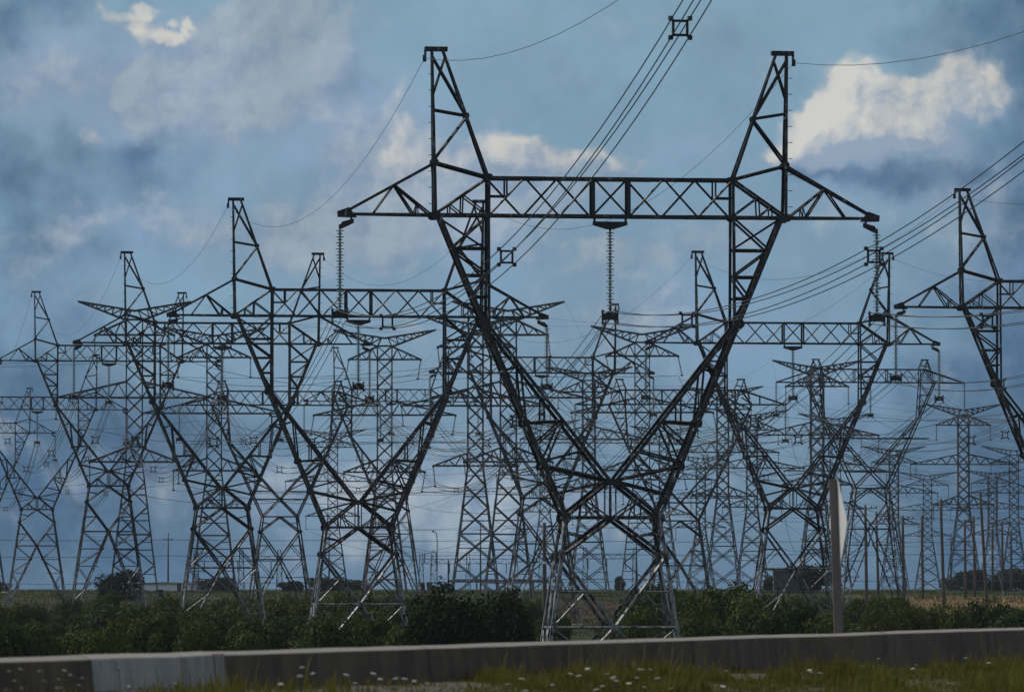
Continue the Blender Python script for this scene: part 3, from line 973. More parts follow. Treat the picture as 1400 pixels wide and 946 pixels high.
for i, (k, px, ty, Yd) in enumerate(MASTS): mast(k, px, ty, Yd, ORD[k], [.05, .09, -.02, .07][i % 4])
def mpt(key, x, y, z):
    d = PYL[key]
    return d['loc'] + Matrix.Rotation(d['rot'], 3, 'Z') @ V((x, y, z * d['sz']))

# ------------------------------------------------------------------ insulator strings
def insulator_meshes():
    out = {}
    mb = MB(); n = 27; L0, L1 = -.12, -3.62
    for i in range(n):
        z = L0 + (L1 - L0) * i / (n - 1)
        r = .2 if i % 2 == 0 else .13
        mb.lathe([(.045, z + .05), (.06, z + .03), (r * .7, z + .015), (r, z - .012), (r * .96, z - .028), (r * .5, z - .02), (.04, z - .05)], 12)
    out['disc_stack'] = mb.mesh('disc_stack', M['glass'], False)
    mb = MB()
    mb.tube([(0, 0, .02), (0, 0, -3.75)], .035, 6)
    mb.box((0, 0, .06), .1, .08, .2)
    out['core_rod'] = mb.mesh('core_rod', M['hardware'])
    mb = MB()
    mb.prism([(-.3, -3.72), (-.12, -3.66), (.12, -3.66), (.3, -3.72), (.34, -4.05), (.18, -4.0), (-.18, -4.0), (-.34, -4.05)], -.09, .09)
    for e in (-1, 1):
        mb.bar((e * .34, 0, -3.55), (e * .34, 0, -4.2), .075)
        mb.bar((e * .34, -.25, -3.62), (e * .34, .25, -3.62), .06)
        mb.bar((e * .34, -.25, -4.12), (e * .34, .25, -4.12), .06)
    out['yoke_plate'] = mb.mesh('yoke_plate', M['hardware'])
    mb = MB(); 
    for i in range(14):
        z = -.1 - i * .2
        mb.lathe([(.05, z + .06), (.15, z), (.05, z - .06)], 6)
    mb.tube([(0, 0, .05), (0, 0, -3.05)], .05, 5)
    mb.box((0, 0, -3.05), .45, .3, .24)
    out['small'] = mb.mesh('insulator_string', M['hardware'])
    return out
INS = insulator_meshes()
def insulator(key, x, z, where, rot):
    p = pt(key, x, 0, z)
    root = thing('insulator_string', f"glass disc insulator string hanging from {where} of {PYL[key]['ref']}", 'insulator', p, rot, 'insulator strings on waisted pylons')
    for k in ('disc_stack', 'core_rod', 'yoke_plate'): inst(k, INS[k], root)
for key in ('A1', 'A2', 'A3', 'A4', 'A5', 'A6', 'A7', 'A8', 'A9', 'A10'):
    for x, w in ((-12.1, 'left arm tip'), (0, 'mid crossarm'), (12.1, 'right arm tip')):
        if key == 'A6' and x < 12: continue
        if key == 'A8' and x > -5: continue
        insulator(key, x, -.58, w, PYL[key]['rot'])
for key in ('C1', 'C2', 'C3'):
    for x, w in ((-11.5, 'left arm tip'), (0, 'mid crossarm'), (11.5, 'right arm tip')):
        insulator(key, x, -.1, w, PYL[key]['rot'])
for (k, *_r) in MASTS:
    for (z, xt, nm) in MARMS:
        for e in (-1, 1):
            p = mpt(k, e * xt, 0, z) - V((0, 0, .15))
            o = inst('insulator_string', INS['small'], None, p)
            tilt = {'B3': .16, 'B5': .12, 'B6': .2, 'B4': .1}.get(k, 0)
            o.rotation_euler = (0, tilt * (-1 if k != 'B3' else 1), 0)
            tag(o, f"insulator string under {'left' if e < 0 else 'right'} {nm} arm tip of the {PYL[k]['ref']}", 'insulator', 'insulator strings on winged masts')

# ------------------------------------------------------------------ conductors
def catenary(p, q, a, n):
    pts = []
    L = V((q.x - p.x, q.y - p.y)).length
    for i in range(n + 1):
        t = i / n
        s = t * L
        v = p.lerp(q, t)
        v.z -= a * s * (L - s)
        pts.append(v)
    return pts
SP = MB()
q = .2
cs = [(-q, -q), (q, -q), (q, q), (-q, q)]
for (a, b), (c, d) in zip(cs, cs[1:] + cs[:1]): SP.bar((a, 0, b), (c, 0, d), .07)
for (a, b) in cs:
    SP.bar((a, 0, b), (a * 1.38, 0, b * 1.38), .075)
    SP.box((a * 1.36, 0, b * 1.36), .12, .18, .12)
SPACER = SP.mesh('spacer', M['hardware'])
def bundle(p, q_, a, label, spacers, n=26, r=.0165):
    """four sub-conductors held apart by square spacers"""
    d = V((q_.x - p.x, q_.y - p.y, 0)); L = d.length; d.normalize()
    side = V((d.y, -d.x, 0))
    root = thing('conductor_bundle', label, 'power line', p, 0, 'four-wire conductor bundles')
    path = catenary(p, q_, a, n)
    rel = [v - p for v in path]
    for (i, j) in ((-1, -1), (1, -1), (1, 1), (-1, 1)):
        off = side * (.25 * i) + V((0, 0, .25 * j))
        mb = MB()
        mb.tube([v + off for v in rel], r, 5 if r > .015 else 4, cap=False)
        mb.build('wire', M['wire'], root, smooth=True)
    ang = math.atan2(-d.x, d.y)
    for s in spacers:
        t = s / L
        if not 0 < t < 1: continue
        i = min(int(t * n), n - 1)
        v = rel[i].lerp(rel[i + 1], t * n - i)
        o = inst('spacer', SPACER, root, v)
        o.rotation_euler = (0, 0, ang)
def single(p, q_, a, label, cat, group, r=.012, n=22, name='earth_wire', m='wire'):
    mb = MB()
    mb.tube([v - p for v in catenary(p, q_, a, n)], r, 4, cap=False)
    o = mb.build(name, M[m], None, smooth=True)
    o.location = p
    tag(o, label, cat, group)
CL = -4.45          # conductor height below crossarm
PH = ((-12.1, 'left'), (0, 'middle'), (12.1, 'right'))
DIR = V((.134, -1, 0))
# towards the camera, out over the right of the frame
for key, tops in (('A1', PH), ('A8', PH[:1])):
    for x, nm in tops:
        p = pt(key, x, 0, CL)
        Ye = 150.0 if key == 'A1' else 160.0
        e = p + DIR * Ye
        # parabola with its low point 32 m out
        ca_, lo = (.0014, 32) if nm == 'left' or key != 'A1' else (.00105, 36)
        e.z = (p.z - ca_ * lo ** 2) + ca_ * (Ye - lo) ** 2
        L = Ye * math.hypot(.134, 1)
        bundle(p, e, ca_ / (1 + .134 ** 2), f"{nm} four-wire bundle rising from {PYL[key]['ref']} towards the upper right", ({'left': [19, 56, 93, 130], 'middle': [21, 60], 'right': [23]}[nm] if key == 'A1' else [30, 75]), 40, .019)
    for x, nm in ((-8.33, 'left'), (8.33, 'right')):
        if key == 'A8' and x > 0: continue
        p = pt(key, x, 0, 7.0); e = p + DIR * 150
        e.z = (p.z - .001 * 57 ** 2) + .001 * (150 - 57) ** 2
        single(p, e, .001 / (1 + .134 ** 2), f"thin earth wire rising to the right from the {nm} peak of {PYL[key]['ref']}", 'earth wire', 'earth wires', .013)
def span(ka, kb, a, spc, phases=PH, r=.0165):
    for x, nm in phases:
        bundle(pt(ka, x, 0, CL), pt(kb, x, 0, CL), a, f"{nm} four-wire bundle from {PYL[ka]['ref']} to {PYL[kb]['ref']}", spc, 22, r)
    for x, nm in ((-8.33, 'left'), (8.33, 'right')):
        single(pt(ka, x, 0, 7.0), pt(kb, x, 0, 7.0), a * .8, f"{nm} thin earth wire from {PYL[ka]['ref']} to {PYL[kb]['ref']}", 'earth wire', 'earth wires')
span('A1', 'A2', .0016, [32, 72]); span('A2', 'A3', .0016, [30, 75]); span('A3', 'A4', .0012, [35, 80, 120], r=.024); span('A4', 'A5', .0011, [40, 90, 130], r=.03)
span('A5', 'A6', .0011, [45, 90, 140], r=.034)
span('A8', 'A7', .0015, [35, 80]); span('A7', 'A9', .0012, [35, 80, 115], r=.024); span('A9', 'A10', .001, [40, 90, 140], r=.032)

def span_c(ka, kb, a):
    for x, nm in ((-11.5, 'left'), (0, 'middle'), (11.5, 'right')):
        single(pt(ka, x, 0, -4.1), pt(kb, x, 0, -4.1), a, f"{nm} sagging conductor from {PYL[ka]['ref']} to {PYL[kb]['ref']}", 'power line', 'conductors of flat-topped pylons', .03, 20, 'conductor')
span_c('C1', 'C3', .0006); span_c('C3', 'C2', .0002)
# from the flat-topped pylon on towards the right, leaving the frame
for x, nm in ((-11.5, 'left'), (0, 'middle'), (11.5, 'right')):
    p = pt('C1', x, 0, -4.1); e = p + V((60, -180, 9))
    single(p, e, .0006, f"{nm} conductor from flat-topped pylon at right towards the right edge", 'power line', 'conductors of flat-topped pylons', .03, 20, 'conductor')
def span_m(ka, kb, a=.0005, r=.038):
    for (z, xt, nm) in MARMS:
        for e in (-1, 1):
            s = 'left' if e < 0 else 'right'
            single(mpt(ka, e * xt, 0, z) - V((0, 0, 3.2)), mpt(kb, e * xt, 0, z) - V((0, 0, 3.2)), a,
                   f"{s} {nm} wire strung from {PYL[ka]['ref']} to {PYL[kb]['ref'].split()[0]} mast", 'power line', 'conductors of winged masts', r, 16, 'conductor')
    for e in (-1, 1):
        s = 'left' if e < 0 else 'right'
        single(mpt(ka, e * 8.4, 0, 42.6), mpt(kb, e * 8.4, 0, 42.6), a * .7, f"{s} earth wire from {PYL[ka]['ref']} to {PYL[kb]['ref'].split()[0]} mast", 'earth wire', 'earth wires of winged masts', .016, 14)
for ka, kb, a in (('B1', 'B3', .0012), ('B2', 'B4', .001), ('B5', 'B7', .0004), ('B6', 'B8', .0004), ('B9', 'B12', .0004), ('B10', 'B13', .0004), ('B11', 'B14', .0004), ('B15', 'B14', .0006), ('B16', 'B7', .0003), ('B3', 'B4', .0016), ('B4', 'B6', .0012), ('B7', 'B8', .0009), ('B8', 'B9', .0009), ('B9', 'B11', .0006), ('B16', 'B18', .0006), ('B18', 'B19', .0008), ('B19', 'B23', .0008), ('B21', 'B13', .0008)):
    span_m(ka, kb, a)
for (k, dx, dy, a) in (('B1', -95, -110, .0008), ('B12', 90, -160, .0006), ('B9', 140, -200, .0005), ('B14', 110, -120, .0006)):
    for (z, xt, nm) in MARMS:
        for e in (-1, 1):
            p = mpt(k, e * xt, 0, z) - V((0, 0, 3.2))
            single(p, p + V((dx, dy, 2)), a, f"{'left' if e < 0 else 'right'} {nm} wire leaving the {PYL[k]['ref']} towards the picture edge", 'power line', 'conductors of winged masts', .024, 16, 'conductor')

# ------------------------------------------------------------------ wooden poles and low lines on the right
def wood_pole(px0, ytop, px1, ybot, Yd, label, r=.21):
    b = at(px1, ybot, Yd); t = at(px0, ytop, Yd)
    gz = ground_z(b.x, Yd)
    root = thing('utility_pole', label, 'utility pole', (b.x, Yd, gz), 0, 'wooden utility poles')
    d = t - V((b.x, Yd, gz))
    mb = MB(); mb.tube([d * (i / 6) - V((0, 0, .5 if i == 0 else 0)) for i in range(7)], [r * (1.15 - .35 * i / 6) for i in range(7)], 10)
    mb.build('shaft', M['wood'], root, smooth=True)
    mb = MB()
    h = d * .965
    mb.bar(h + V((0, -.14, 0)), h + V((1.5, -.14, .05)), .09, .11)
    for x in (.75, 1.4): mb.lathe([(.05, 0), (.09, .1), (.05, .16), (.08, .22), (.04, .28)], 8, h + V((x, -.14, .05)))
    mb.build('crossarm', M['hardware'], root)
    return t
POLES = [(1183, 690, 1185, 829, 745, 'wooden pole just right of the diamond sign, left of the pole row'),
         (1198, 699, 1201, 812, 880, 'thin darker wooden pole, second in the pole row from the sign'),
         (1234, 705, 1236, 826, 765, 'short wooden pole, third in the pole row from the sign'),
         (1260, 705, 1262, 818, 840, 'slim wooden pole, fourth in the pole row, above the dry grass'),
         (1286, 682, 1291, 832, 735, 'tall pale wooden pole, fifth in the row, standing in dry grass'),
         (1319, 710, 1320, 815, 860, f"dark slim wooden pole in front of the {ORD['B12']} winged mast"),
         (1331, 705, 1333, 815, 870, 'dark slim wooden pole just left of the leaning pole'),
         (1340, 672, 1350, 829, 740, 'tallest wooden pole, leaning, near the right edge'),
         (1357, 715, 1357, 806, 960, 'far slim pole just right of the leaning pole'),
         (1370, 712, 1371, 806, 960, 'far slim pole, second right of the leaning pole'),
         (1382, 725, 1383, 805, 980, 'far slim pole nearest the right picture edge'),
         (744, 714, 745, 845, 560, 'dark wooden pole with pale band, left beside nearest pylon legs')]
tops = [wood_pole(*p) for p in POLES]
for i, (a, b) in enumerate(((0, 2), (2, 4), (4, 7), (1, 3), (3, 5), (5, 6), (8, 9), (9, 10))):
    for k, dx in ((0, .75), (1, 1.4)):
        nm = 'inner' if k == 0 else 'outer'
        on = ('first', 'second', 'third', 'fourth', 'fifth', 'sixth', 'seventh', 'leaning', 'ninth', 'tenth', 'last')
        single(tops[a] + V((dx, -.14, -.2)), tops[b] + V((dx, -.14, -.2)), .0014, f"{nm} low wire between the {on[a]} and {on[b]} wooden poles of the row", 'overhead wire', 'low wires between wooden poles', .02, 10, 'overhead_wire')
mb = MB(); b = at(744.6, 769, 560); mb.tube([b - V((0, 0, .12)), b + V((0, 0, .12))], .21, 12)
tag(mb.build('pole_band', M['white']), 'white band wrapped round the dark pole beside nearest pylon', 'pole band')

# long low wires crossing the picture far behind
for i, (y0, y1, Yd, d0, nm) in enumerate(((737, 741, 1000, 0, 'upper'), (760, 757, 1030, 4, 'second'), (797, 793, 1060, 0, 'lowest'))):
    xs = [-60, 230, 450, 657, 870, 1100, 1300, 1470]
    for j, (a, b) in enumerate(zip(xs, xs[1:])):
        ya = y0 + (y1 - y0) * (a / 1400); yb = y0 + (y1 - y0) * (b / 1400)
        single(at(a, ya, Yd), at(b, yb, Yd), .0006, f"{nm} far horizontal wire along the ridge, span {('at the left edge', 'below the third pylon', 'below the second largest pylon', 'left of nearest pylon legs', 'behind nearest pylon legs', 'behind the sign', 'at the right edge')[j]}", 'overhead wire', 'far wires along the ridge', .04, 10, 'overhead_wire')
for px in (-60, 230, 450, 657, 870, 1100, 1300, 1470):
    t = at(px, 728 if px != 657 else 715, 1030)
    gz = ground_z(t.x, 1030)
    if px in (-60, 1470): continue
    where = {230: 'left of the third pylon', 450: 'inside the second largest pylon', 657: 'left of nearest pylon, inside fifth winged mast', 870: 'behind the nearest pylon', 1100: 'behind the dark shed', 1300: 'behind the dry grass'}[px]
    root = thing('steel_pole', f'far slim grey steel pole on the ridge {where}', 'utility pole', (t.x, 1030, gz), 0, 'far steel poles on the ridge')
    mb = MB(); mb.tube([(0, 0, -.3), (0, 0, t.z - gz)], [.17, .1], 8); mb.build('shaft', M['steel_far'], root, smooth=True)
    mb = MB(); mb.bar((-.9, 0, t.z - gz - 1.2), (.9, 30 * 0, t.z - gz - 1.2), .12); mb.build('crossarm', M['steel_far'], root)

# ------------------------------------------------------------------ substation far behind
def lattice_col(mb, x, y, z0, z1, w, n):
    for sx in (-1, 1):
        for sy in (-1, 1): mb.bar((x + sx * w, y + sy * w, z0), (x + sx * w * .55, y + sy * w * .55, z1), .1)
    for i in range(n):
        a, b = i / n, (i + 1) / n
        wa, wb = w * (1 - .45 * a), w * (1 - .45 * b)
        za, zb = z0 + (z1 - z0) * a, z0 + (z1 - z0) * b
        for sy in (-1, 1):
            e = 1 if i % 2 else -1
            mb.bar((x + e * wa, y + sy * wa, za), (x - e * wb, y + sy * wb, zb), .07)
            mb.bar((x - wb, y + sy * wb, zb), (x + wb, y + sy * wb, zb), .07)
def gantry(pxs, ytop, Yd, label, beam=1.0):
    cx = at(pxs[0], ytop, Yd).x
    gz = ground_z(cx, Yd)
    root = thing('substation_gantry', label, 'gantry', (cx, Yd, gz), 0, 'substation gantries on the ridge')
    ztop = at(700, ytop, Yd).z - gz
    xs = [at(p, ytop, Yd).x - cx for p in pxs]
    for x in xs:
        mb = MB(); lattice_col(mb, x, 0, -.3, ztop + 1.2, .6, 7); mb.build('column', M['steel_far'], root)
    mb = MB()
    for y in (-.4, .4):
        for z in (0, -beam): mb.bar((xs[0], y, ztop + z), (xs[-1], y, ztop + z), .12)
        n = int((xs[-1] - xs[0]) / 1.1)
        for i in range(n):
            a, b = xs[0] + (xs[-1] - xs[0]) * i / n, xs[0] + (xs[-1] - xs[0]) * (i + 1) / n
            mb.bar((a, y, ztop - (beam if i % 2 else 0)), (b, y, ztop - (0 if i % 2 else beam)), .07)
    mb.build('beam', M['steel_far'], root)
    for i in range(len(xs) * 2 - 1):
        x = xs[0] + (xs[-1] - xs[0]) * (i + .5) / (len(xs) * 2 - 1)
        mb = MB(); mb.tube([(x, 0, ztop - beam), (x, 0, ztop - beam - 2.2)], .1, 6); mb.build('insulator', M['hardware'], root)
gantry((268, 330, 382), 760, 1120, 'lattice substation gantry on ridge below the third pylon of the left row')
gantry((740, 800, 868), 757, 1180, 'lattice substation gantry seen between the legs of the nearest pylon')
gantry((576, 640, 705), 764, 1250, 'lattice substation gantry beside the curved lamp mast')
def bus_rack():
    Yd = 1080
    a, b = at(613, 794, Yd), at(768, 794, Yd)
    gz = ground_z(a.x, Yd)
    root = thing('pipe_rack', 'dark horizontal bus pipe on low supports along ridge left of nearest pylon', 'pipe rack', (a.x, Yd, gz))
    z = a.z - gz
    mb = MB(); mb.tube([(0, 0, z), (b.x - a.x, 0, z)], .28, 8); mb.build('pipe', M['hardware'], root, smooth=True)
    for i in range(5):
        x = (b.x - a.x) * i / 4
        mb = MB(); mb.bar((x, 0, -.3), (x, 0, z + (4 if i == 0 else .2)), .3)
        mb.build('support', M['steel_far'], root)
bus_rack()
def lamp_mast():
    Yd = 1050
    t = at(597, 727, Yd); gz = ground_z(t.x, Yd)
    root = thing('lamp_mast', 'lamp mast with curved arm above a short lattice tower on the ridge', 'lamp mast', (t.x, Yd, gz))
    h = t.z - gz
    mb = MB(); lattice_col(mb, -.5, 0, -.3, h * .66, .7, 9); mb.build('lattice_base', M['steel_far'], root)
    mb = MB(); mb.tube([(.1, 0, h * .3), (.1, 0, h * .85), (0, 0, h * .95), (-.25, 0, h), (-.6, 0, h * 1.005)], .08, 7); mb.build('lamp_arm', M['steel_far'], root, smooth=True)
    mb = MB(); mb.prism([(-.95, h * 1.0), (-.5, h * .995), (-.5, h * 1.02), (-.85, h * 1.025)], -.2, .2); mb.build('lamp_head', M['hardware'], root)
    mb = MB(); mb.bar((-2.4, 0, h * .63), (-.3, 0, h * .66), .12); mb.tube([(-2.2, 0, h * .63), (-2.2, 0, h * .48)], .1, 6); mb.build('side_arm', M['steel_far'], root)
lamp_mast()

# ------------------------------------------------------------------ small buildings
def white_building():
    Yd = 1010
    a, b = at(188, 798, Yd), at(262, 798, Yd)
    gz = min(ground_z(a.x, Yd), ground_z(b.x, Yd)) - .3
    w = (b.x - a.x) * 1.2; h = a.z - gz
    root = thing('site_building', 'long low white building on ridge behind the fourth pylon', 'building', ((a.x + b.x) / 2, Yd, gz), R(-38))
    mb = MB(); mb.box((0, 2, h / 2), w, 4, h); mb.build('wall', M['white'], root)
    mb = MB(); mb.prism([(-w / 2 - .25, h), (w / 2 + .25, h), (w / 2 + .25, h + .14), (0, h + .35), (-w / 2 - .25, h + .14)], -.3, 4.3); mb.build('roof', M['roof'], root)
    mb = MB(); mb.box((w * .3, -.02, .95), .9, .08, 1.9); mb.build('door', M['door'], root)
white_building()
def dark_shed():
    Yd = 930
    a, b = at(1058, 780, Yd), at(1092, 780, Yd)
    gz = min(ground_z(a.x, Yd), ground_z(b.x, Yd)) - .2
    w = b.x - a.x; h = a.z - gz
    root = thing('dark_shed', 'dark flat-roofed shed among bushes behind the legs of pylon at the sign', 'shed', ((a.x + b.x) / 2, Yd, gz))
    mb = MB(); mb.box((0, 2, h / 2), w, 4, h); mb.build('wall', M['shed'], root)
    mb = MB(); mb.box((-.3, 2, h + .1), w + .9, 4.6, .16); mb.build('roof', M['roof'], root)
    mb = MB(); mb.tube([(w * .18, 0, h), (w * .18, 0, h + 1.3)], .16, 8); mb.build('vent_pipe', M['roof'], root)
    mb = MB(); mb.box((w * .25, -.03, 1.0), 1.0, .08, 2.0); mb.build('door', M['door'], root)
dark_shed()
def cabinet():
    Yd = 860; p = at(219, 811, Yd); gz = ground_z(p.x, Yd)
    root = thing('utility_cabinet', 'small dark green cabinet on the grass below the white building', 'cabinet', (p.x, Yd, gz))
    h = max(.9, at(219, 806.5, Yd).z - gz)
    mb = MB(); mb.box((0, 0, h / 2), .95, .7, h); mb.build('body', M['green_box'], root)
    mb = MB(); mb.prism([(-.55, h), (.55, h), (.5, h + .1), (-.5, h + .1)], -.42, .42); mb.build('lid', M['green_box'], root)
    mb = MB(); mb.box((.3, -.37, h * .55), .05, .05, .2); mb.build('handle', M['sign_edge'], root)
cabinet()
mb = MB(); Yd = 720; a, b = at(1366, 836, Yd), at(1373.5, 818, Yd); mb.tube([a - V((0, 0, .3)), a.lerp(b, .5), b], .06, 6)
tag(mb.build('guy_wire_guard', M['yellow'], smooth=True), 'slanting yellow guard tube on a guy wire in the dry grass', 'wire guard')
single(b, at(1344, 700, 740), 0.0, 'taut guy wire from the yellow guard up to the leaning pole', 'guy wire', None, .02, 4, 'guy_wire')

# ------------------------------------------------------------------ shrubs and trees
def crown_mesh(name, seed, n, leaf, m, squash=.8, lumps=14, core=.78):
    """leaf-sized faces gathered on many lumps, unit radius, base at z = 0"""
    r = random.Random(seed)
    mb = MB()
    L = []
    for i in range(lumps):
        a = r.uniform(0, 2 * math.pi); rr = math.sqrt(r.random()) * .68
        z = r.uniform(.14, 1.0) * (1 - .45 * rr) + .04
        L.append((V((rr * math.cos(a), rr * math.sin(a), z * 1.25 * squash)), r.uniform(.24, .44)))
    for i in range(n):
        c, s = L[r.randrange(len(L))]
        d = V((r.gauss(0, 1), r.gauss(0, 1), r.gauss(0, 1))).normalized()
        k = s * (r.uniform(core, 1.06) if r.random() < .8 else r.uniform(.3, 1.25))
        p = c + V((d.x, d.y, d.z * .85)) * k
        if p.z < 0.0: p.z = abs(p.z) * .5
        nrm = (d + V((r.gauss(0, .6), r.gauss(0, .6), r.gauss(0, .6) + .25))).normalized()
        u = nrm.orthogonal().normalized(); v = nrm.cross(u)
        ang = r.uniform(0, 6.28); u, v = u * math.cos(ang) + v * math.sin(ang), v * math.cos(ang) - u * math.sin(ang)
        l = leaf * r.uniform(.6, 1.35)
        mb.add([p - u * l, p + v * l * .5, p + u * l, p - v * l * .5], [(0, 1, 2, 3)])
    return mb.mesh(name, m)
def stem_mesh(seed):
    r = random.Random(seed); mb = MB()
    for i in range(6):
        a = r.uniform(0, 6.28); t = V((math.cos(a) * .45, math.sin(a) * .45, r.uniform(.6, .95)))
        mb.tube([V((0, 0, -.15)) + V((math.cos(a), math.sin(a), 0)) * .03, t * .5 + V((0, 0, .1)), t], [.045, .03, .012], 6)
    return mb.mesh('stem', M['bark'])
STEM = stem_mesh(3)
CROWN = {'shrub': [crown_mesh('foliage', 10 + i, 9000, .055, M['leaf'], .75, 26) for i in range(4)],
         'tree': [crown_mesh('foliage', 30 + i, 13000, .042, M['leaf_deep'], .95, 34) for i in range(3)],
         'far': [crown_mesh('foliage', 50 + i, 3600, .075, M['leaf_far'], .9, 16) for i in range(3)]}
NV = 0
def bush(kind, px, ytop, rpx, Yd, label, group, name='shrub', cat='shrub', sx=1.0):
    global NV
    NV += 1
    sc = F / Yd
    t = at(px, ytop, Yd)
    gz = ground_z(t.x, Yd)
    h = t.z - gz; w = rpx / sc
    root = thing(name, label, cat, (t.x, Yd, gz - .05), 0, group)
    me = CROWN[kind][NV % len(CROWN[kind])]
    top = max(v.co.z for v in me.vertices) * .97
    wide = 1.0
    o = inst('foliage', me, root)
    o.scale = (w * 1.2 * sx, w * 1.1, max(h, .6) * 1.08 / top)
    o.rotation_euler = (0, 0, (NV * 2.4) % 6.28)
    s = inst('trunk' if kind != 'shrub' else 'stem', STEM, root)
    s.scale = (w, w, max(h, .6) * .8)
# named larger ones
BIG = [('tree', 612, 800, 58, 296, 'round dark green tree behind the barrier, left of the nearest pylon legs'),
       ('tree', 703, 808, 50, 305, 'round dark tree touching the left leg of the nearest pylon'),
       ('shrub', 566, 822, 46, 370, 'mid green shrub filling the gap left of the round dark tree'),
       ('shrub', 905, 804, 58, 400, 'wide shrub just right of the nearest pylon legs'),
       ('shrub', 985, 797, 58, 420, 'tallest shrub of the thicket right of the nearest pylon'),
       ('shrub', 1030, 815, 45, 400, 'shrub at the left foot of the pylon behind the sign'),
       ('shrub', 940, 822, 48, 340, 'low rounded shrub in front of the thicket right of nearest pylon'),
       ('shrub', 872, 836, 42, 330, 'low shrub behind the right leg of the nearest pylon'),
       ('shrub', 1216, 812, 34, 560, 'dark shrub at the foot of the flat-topped pylon at right'),
       ('shrub', 345, 818, 60, 480, 'broad shrub between the legs of third pylon of left row'),
       ('shrub', 275, 832, 48, 430, 'shrub covering the left foot of third pylon of left row'),
       ('shrub', 410, 822, 50, 470, 'shrub between third pylon and second largest pylon'),
       ('shrub', 480, 806, 44, 470, 'shrub seen through the legs of the second largest pylon'),
       ('shrub', 520, 832, 40, 420, 'low shrub under the right leg of second largest pylon'),
       ('shrub', 1130, 836, 38, 400, 'low shrub behind the diamond sign post'),
       ('shrub', 1380, 832, 40, 520, 'round shrub by the right edge below the leaning pole'),
       ('shrub', 660, 826, 45, 440, 'shrub showing between the two round dark trees'),
       ('shrub', 150, 830, 60, 420, 'broad shrub below the fourth pylon of left row'),
       ('shrub', 755, 838, 26, 420, 'small shrub just inside left leg of nearest pylon')]
for k, px, yt, r_, Yd, lab in BIG:
    bush(k, px, yt, r_, Yd, lab, 'larger shrubs and trees behind the barrier', 'tree' if k == 'tree' else 'shrub', 'tree' if k == 'tree' else 'shrub')
for seg, x0, x1, yt, Yd, lab in (
        ('left rear', -30, 240, 842, 440, 'low shrub in the second row behind barrier below fourth and fifth left pylons'),
        ('mid rear', 236, 600, 838, 450, 'low shrub in the second row behind barrier between third and second largest pylons'),
        ('centre', 560, 740, 846, 330, 'low shrub in front of the two round dark trees behind the barrier'),
        ('right rear', 850, 1140, 826, 480, 'low shrub in the second row behind barrier between nearest pylon and sign'),
        ('left', -30, 230, 856, 320, 'low shrub in the dark thicket behind barrier below fourth and fifth left pylons'),
                               ('mid', 232, 560, 858, 330, 'low shrub in the thicket behind barrier between third and second largest pylons'),
                               ('right', 870, 1140, 846, 350, 'low shrub in thicket behind barrier between nearest pylon and sign'),
                               ('far right', 1160, 1430, 838, 400, 'low shrub in the thicket behind barrier right of the sign')):
    x = x0
    while x < x1:
        bush('shrub', x, yt + rnd.choice((-16, -8, 0, 6, 12)) + rnd.uniform(-5, 5), rnd.uniform(24, 54), Yd + rnd.uniform(-25, 25), lab, f'low thicket shrubs, {seg} stretch')
        x += rnd.uniform(26, 50)
FAR = [(163, 781, 28, 830, 'round dark bush on ridge between fourth and third left pylons'),
       (2, 796, 12, 1000, 'small dark tree on the ridge at left edge'),
       (300, 789, 26, 1000, 'dark tree on ridge inside the legs of third left pylon'),
       (268, 794, 16, 1010, 'small dark tree on ridge beside the white building'),
       (398, 794, 18, 1020, 'small dark tree on ridge right of third left pylon'),
       (445, 789, 30, 1030, 'dark tree clump on ridge at second largest pylon'),
       (486, 793, 20, 1050, 'dark tree on ridge inside second largest pylon legs'),
       (577, 796, 4, 1150, 'tiny conical tree left of the curved lamp mast'),
       (588, 795, 4, 1150, 'tiny tree at the foot of the curved lamp mast'),
       (605, 797, 4, 1150, 'tiny tree right of the curved lamp mast'),
       (1105, 773, 34, 950, 'large dark tree behind the dark shed'),
       (1060, 788, 18, 960, 'dark tree left of the dark shed'),
       (1345, 780, 34, 1180, 'large dark tree on ridge behind the leaning pole'),
       (1390, 778, 30, 1200, 'large dark tree on ridge at right edge'),
       (1310, 788, 22, 1220, 'dark tree on ridge left of the leaning pole'),
       (848, 788, 8, 1100, 'small dark tree on ridge inside nearest pylon legs')]
for px, yt, r_, Yd, lab in FAR: bush('far', px, yt, r_, Yd, lab, 'dark trees along the ridge', 'tree', 'tree')

for i, (x0, x1, y0, y1, n, lab) in enumerate(((225, 470, 812, 826, 12, 'scrub bush on the slope behind third left pylon legs'), (470, 760, 812, 828, 13, 'scrub bush on the slope between second largest and nearest pylons'),
        (850, 1060, 806, 822, 11, 'scrub bush on the slope right of nearest pylon legs'), (1060, 1235, 814, 830, 9, 'scrub bush on the slope around the diamond sign post'),
        (-10, 235, 810, 842, 22, 'scrub bush at the lower edge of bare soil on the left'), (1240, 1420, 832, 842, 8, 'scrub bush at the lower edge of dry grass on the right'))):
    for j in range(n):
        px = x0 + (x1 - x0) * (j + rnd.uniform(.1, .9)) / n
        bush('shrub', px, rnd.uniform(y0, y1), rnd.uniform(14, 34), rnd.uniform(520, 700) if y0 < 830 else rnd.uniform(480, 600), lab, f'scrub on the slope, patch {("a","b","c","d","e","f")[i]}')

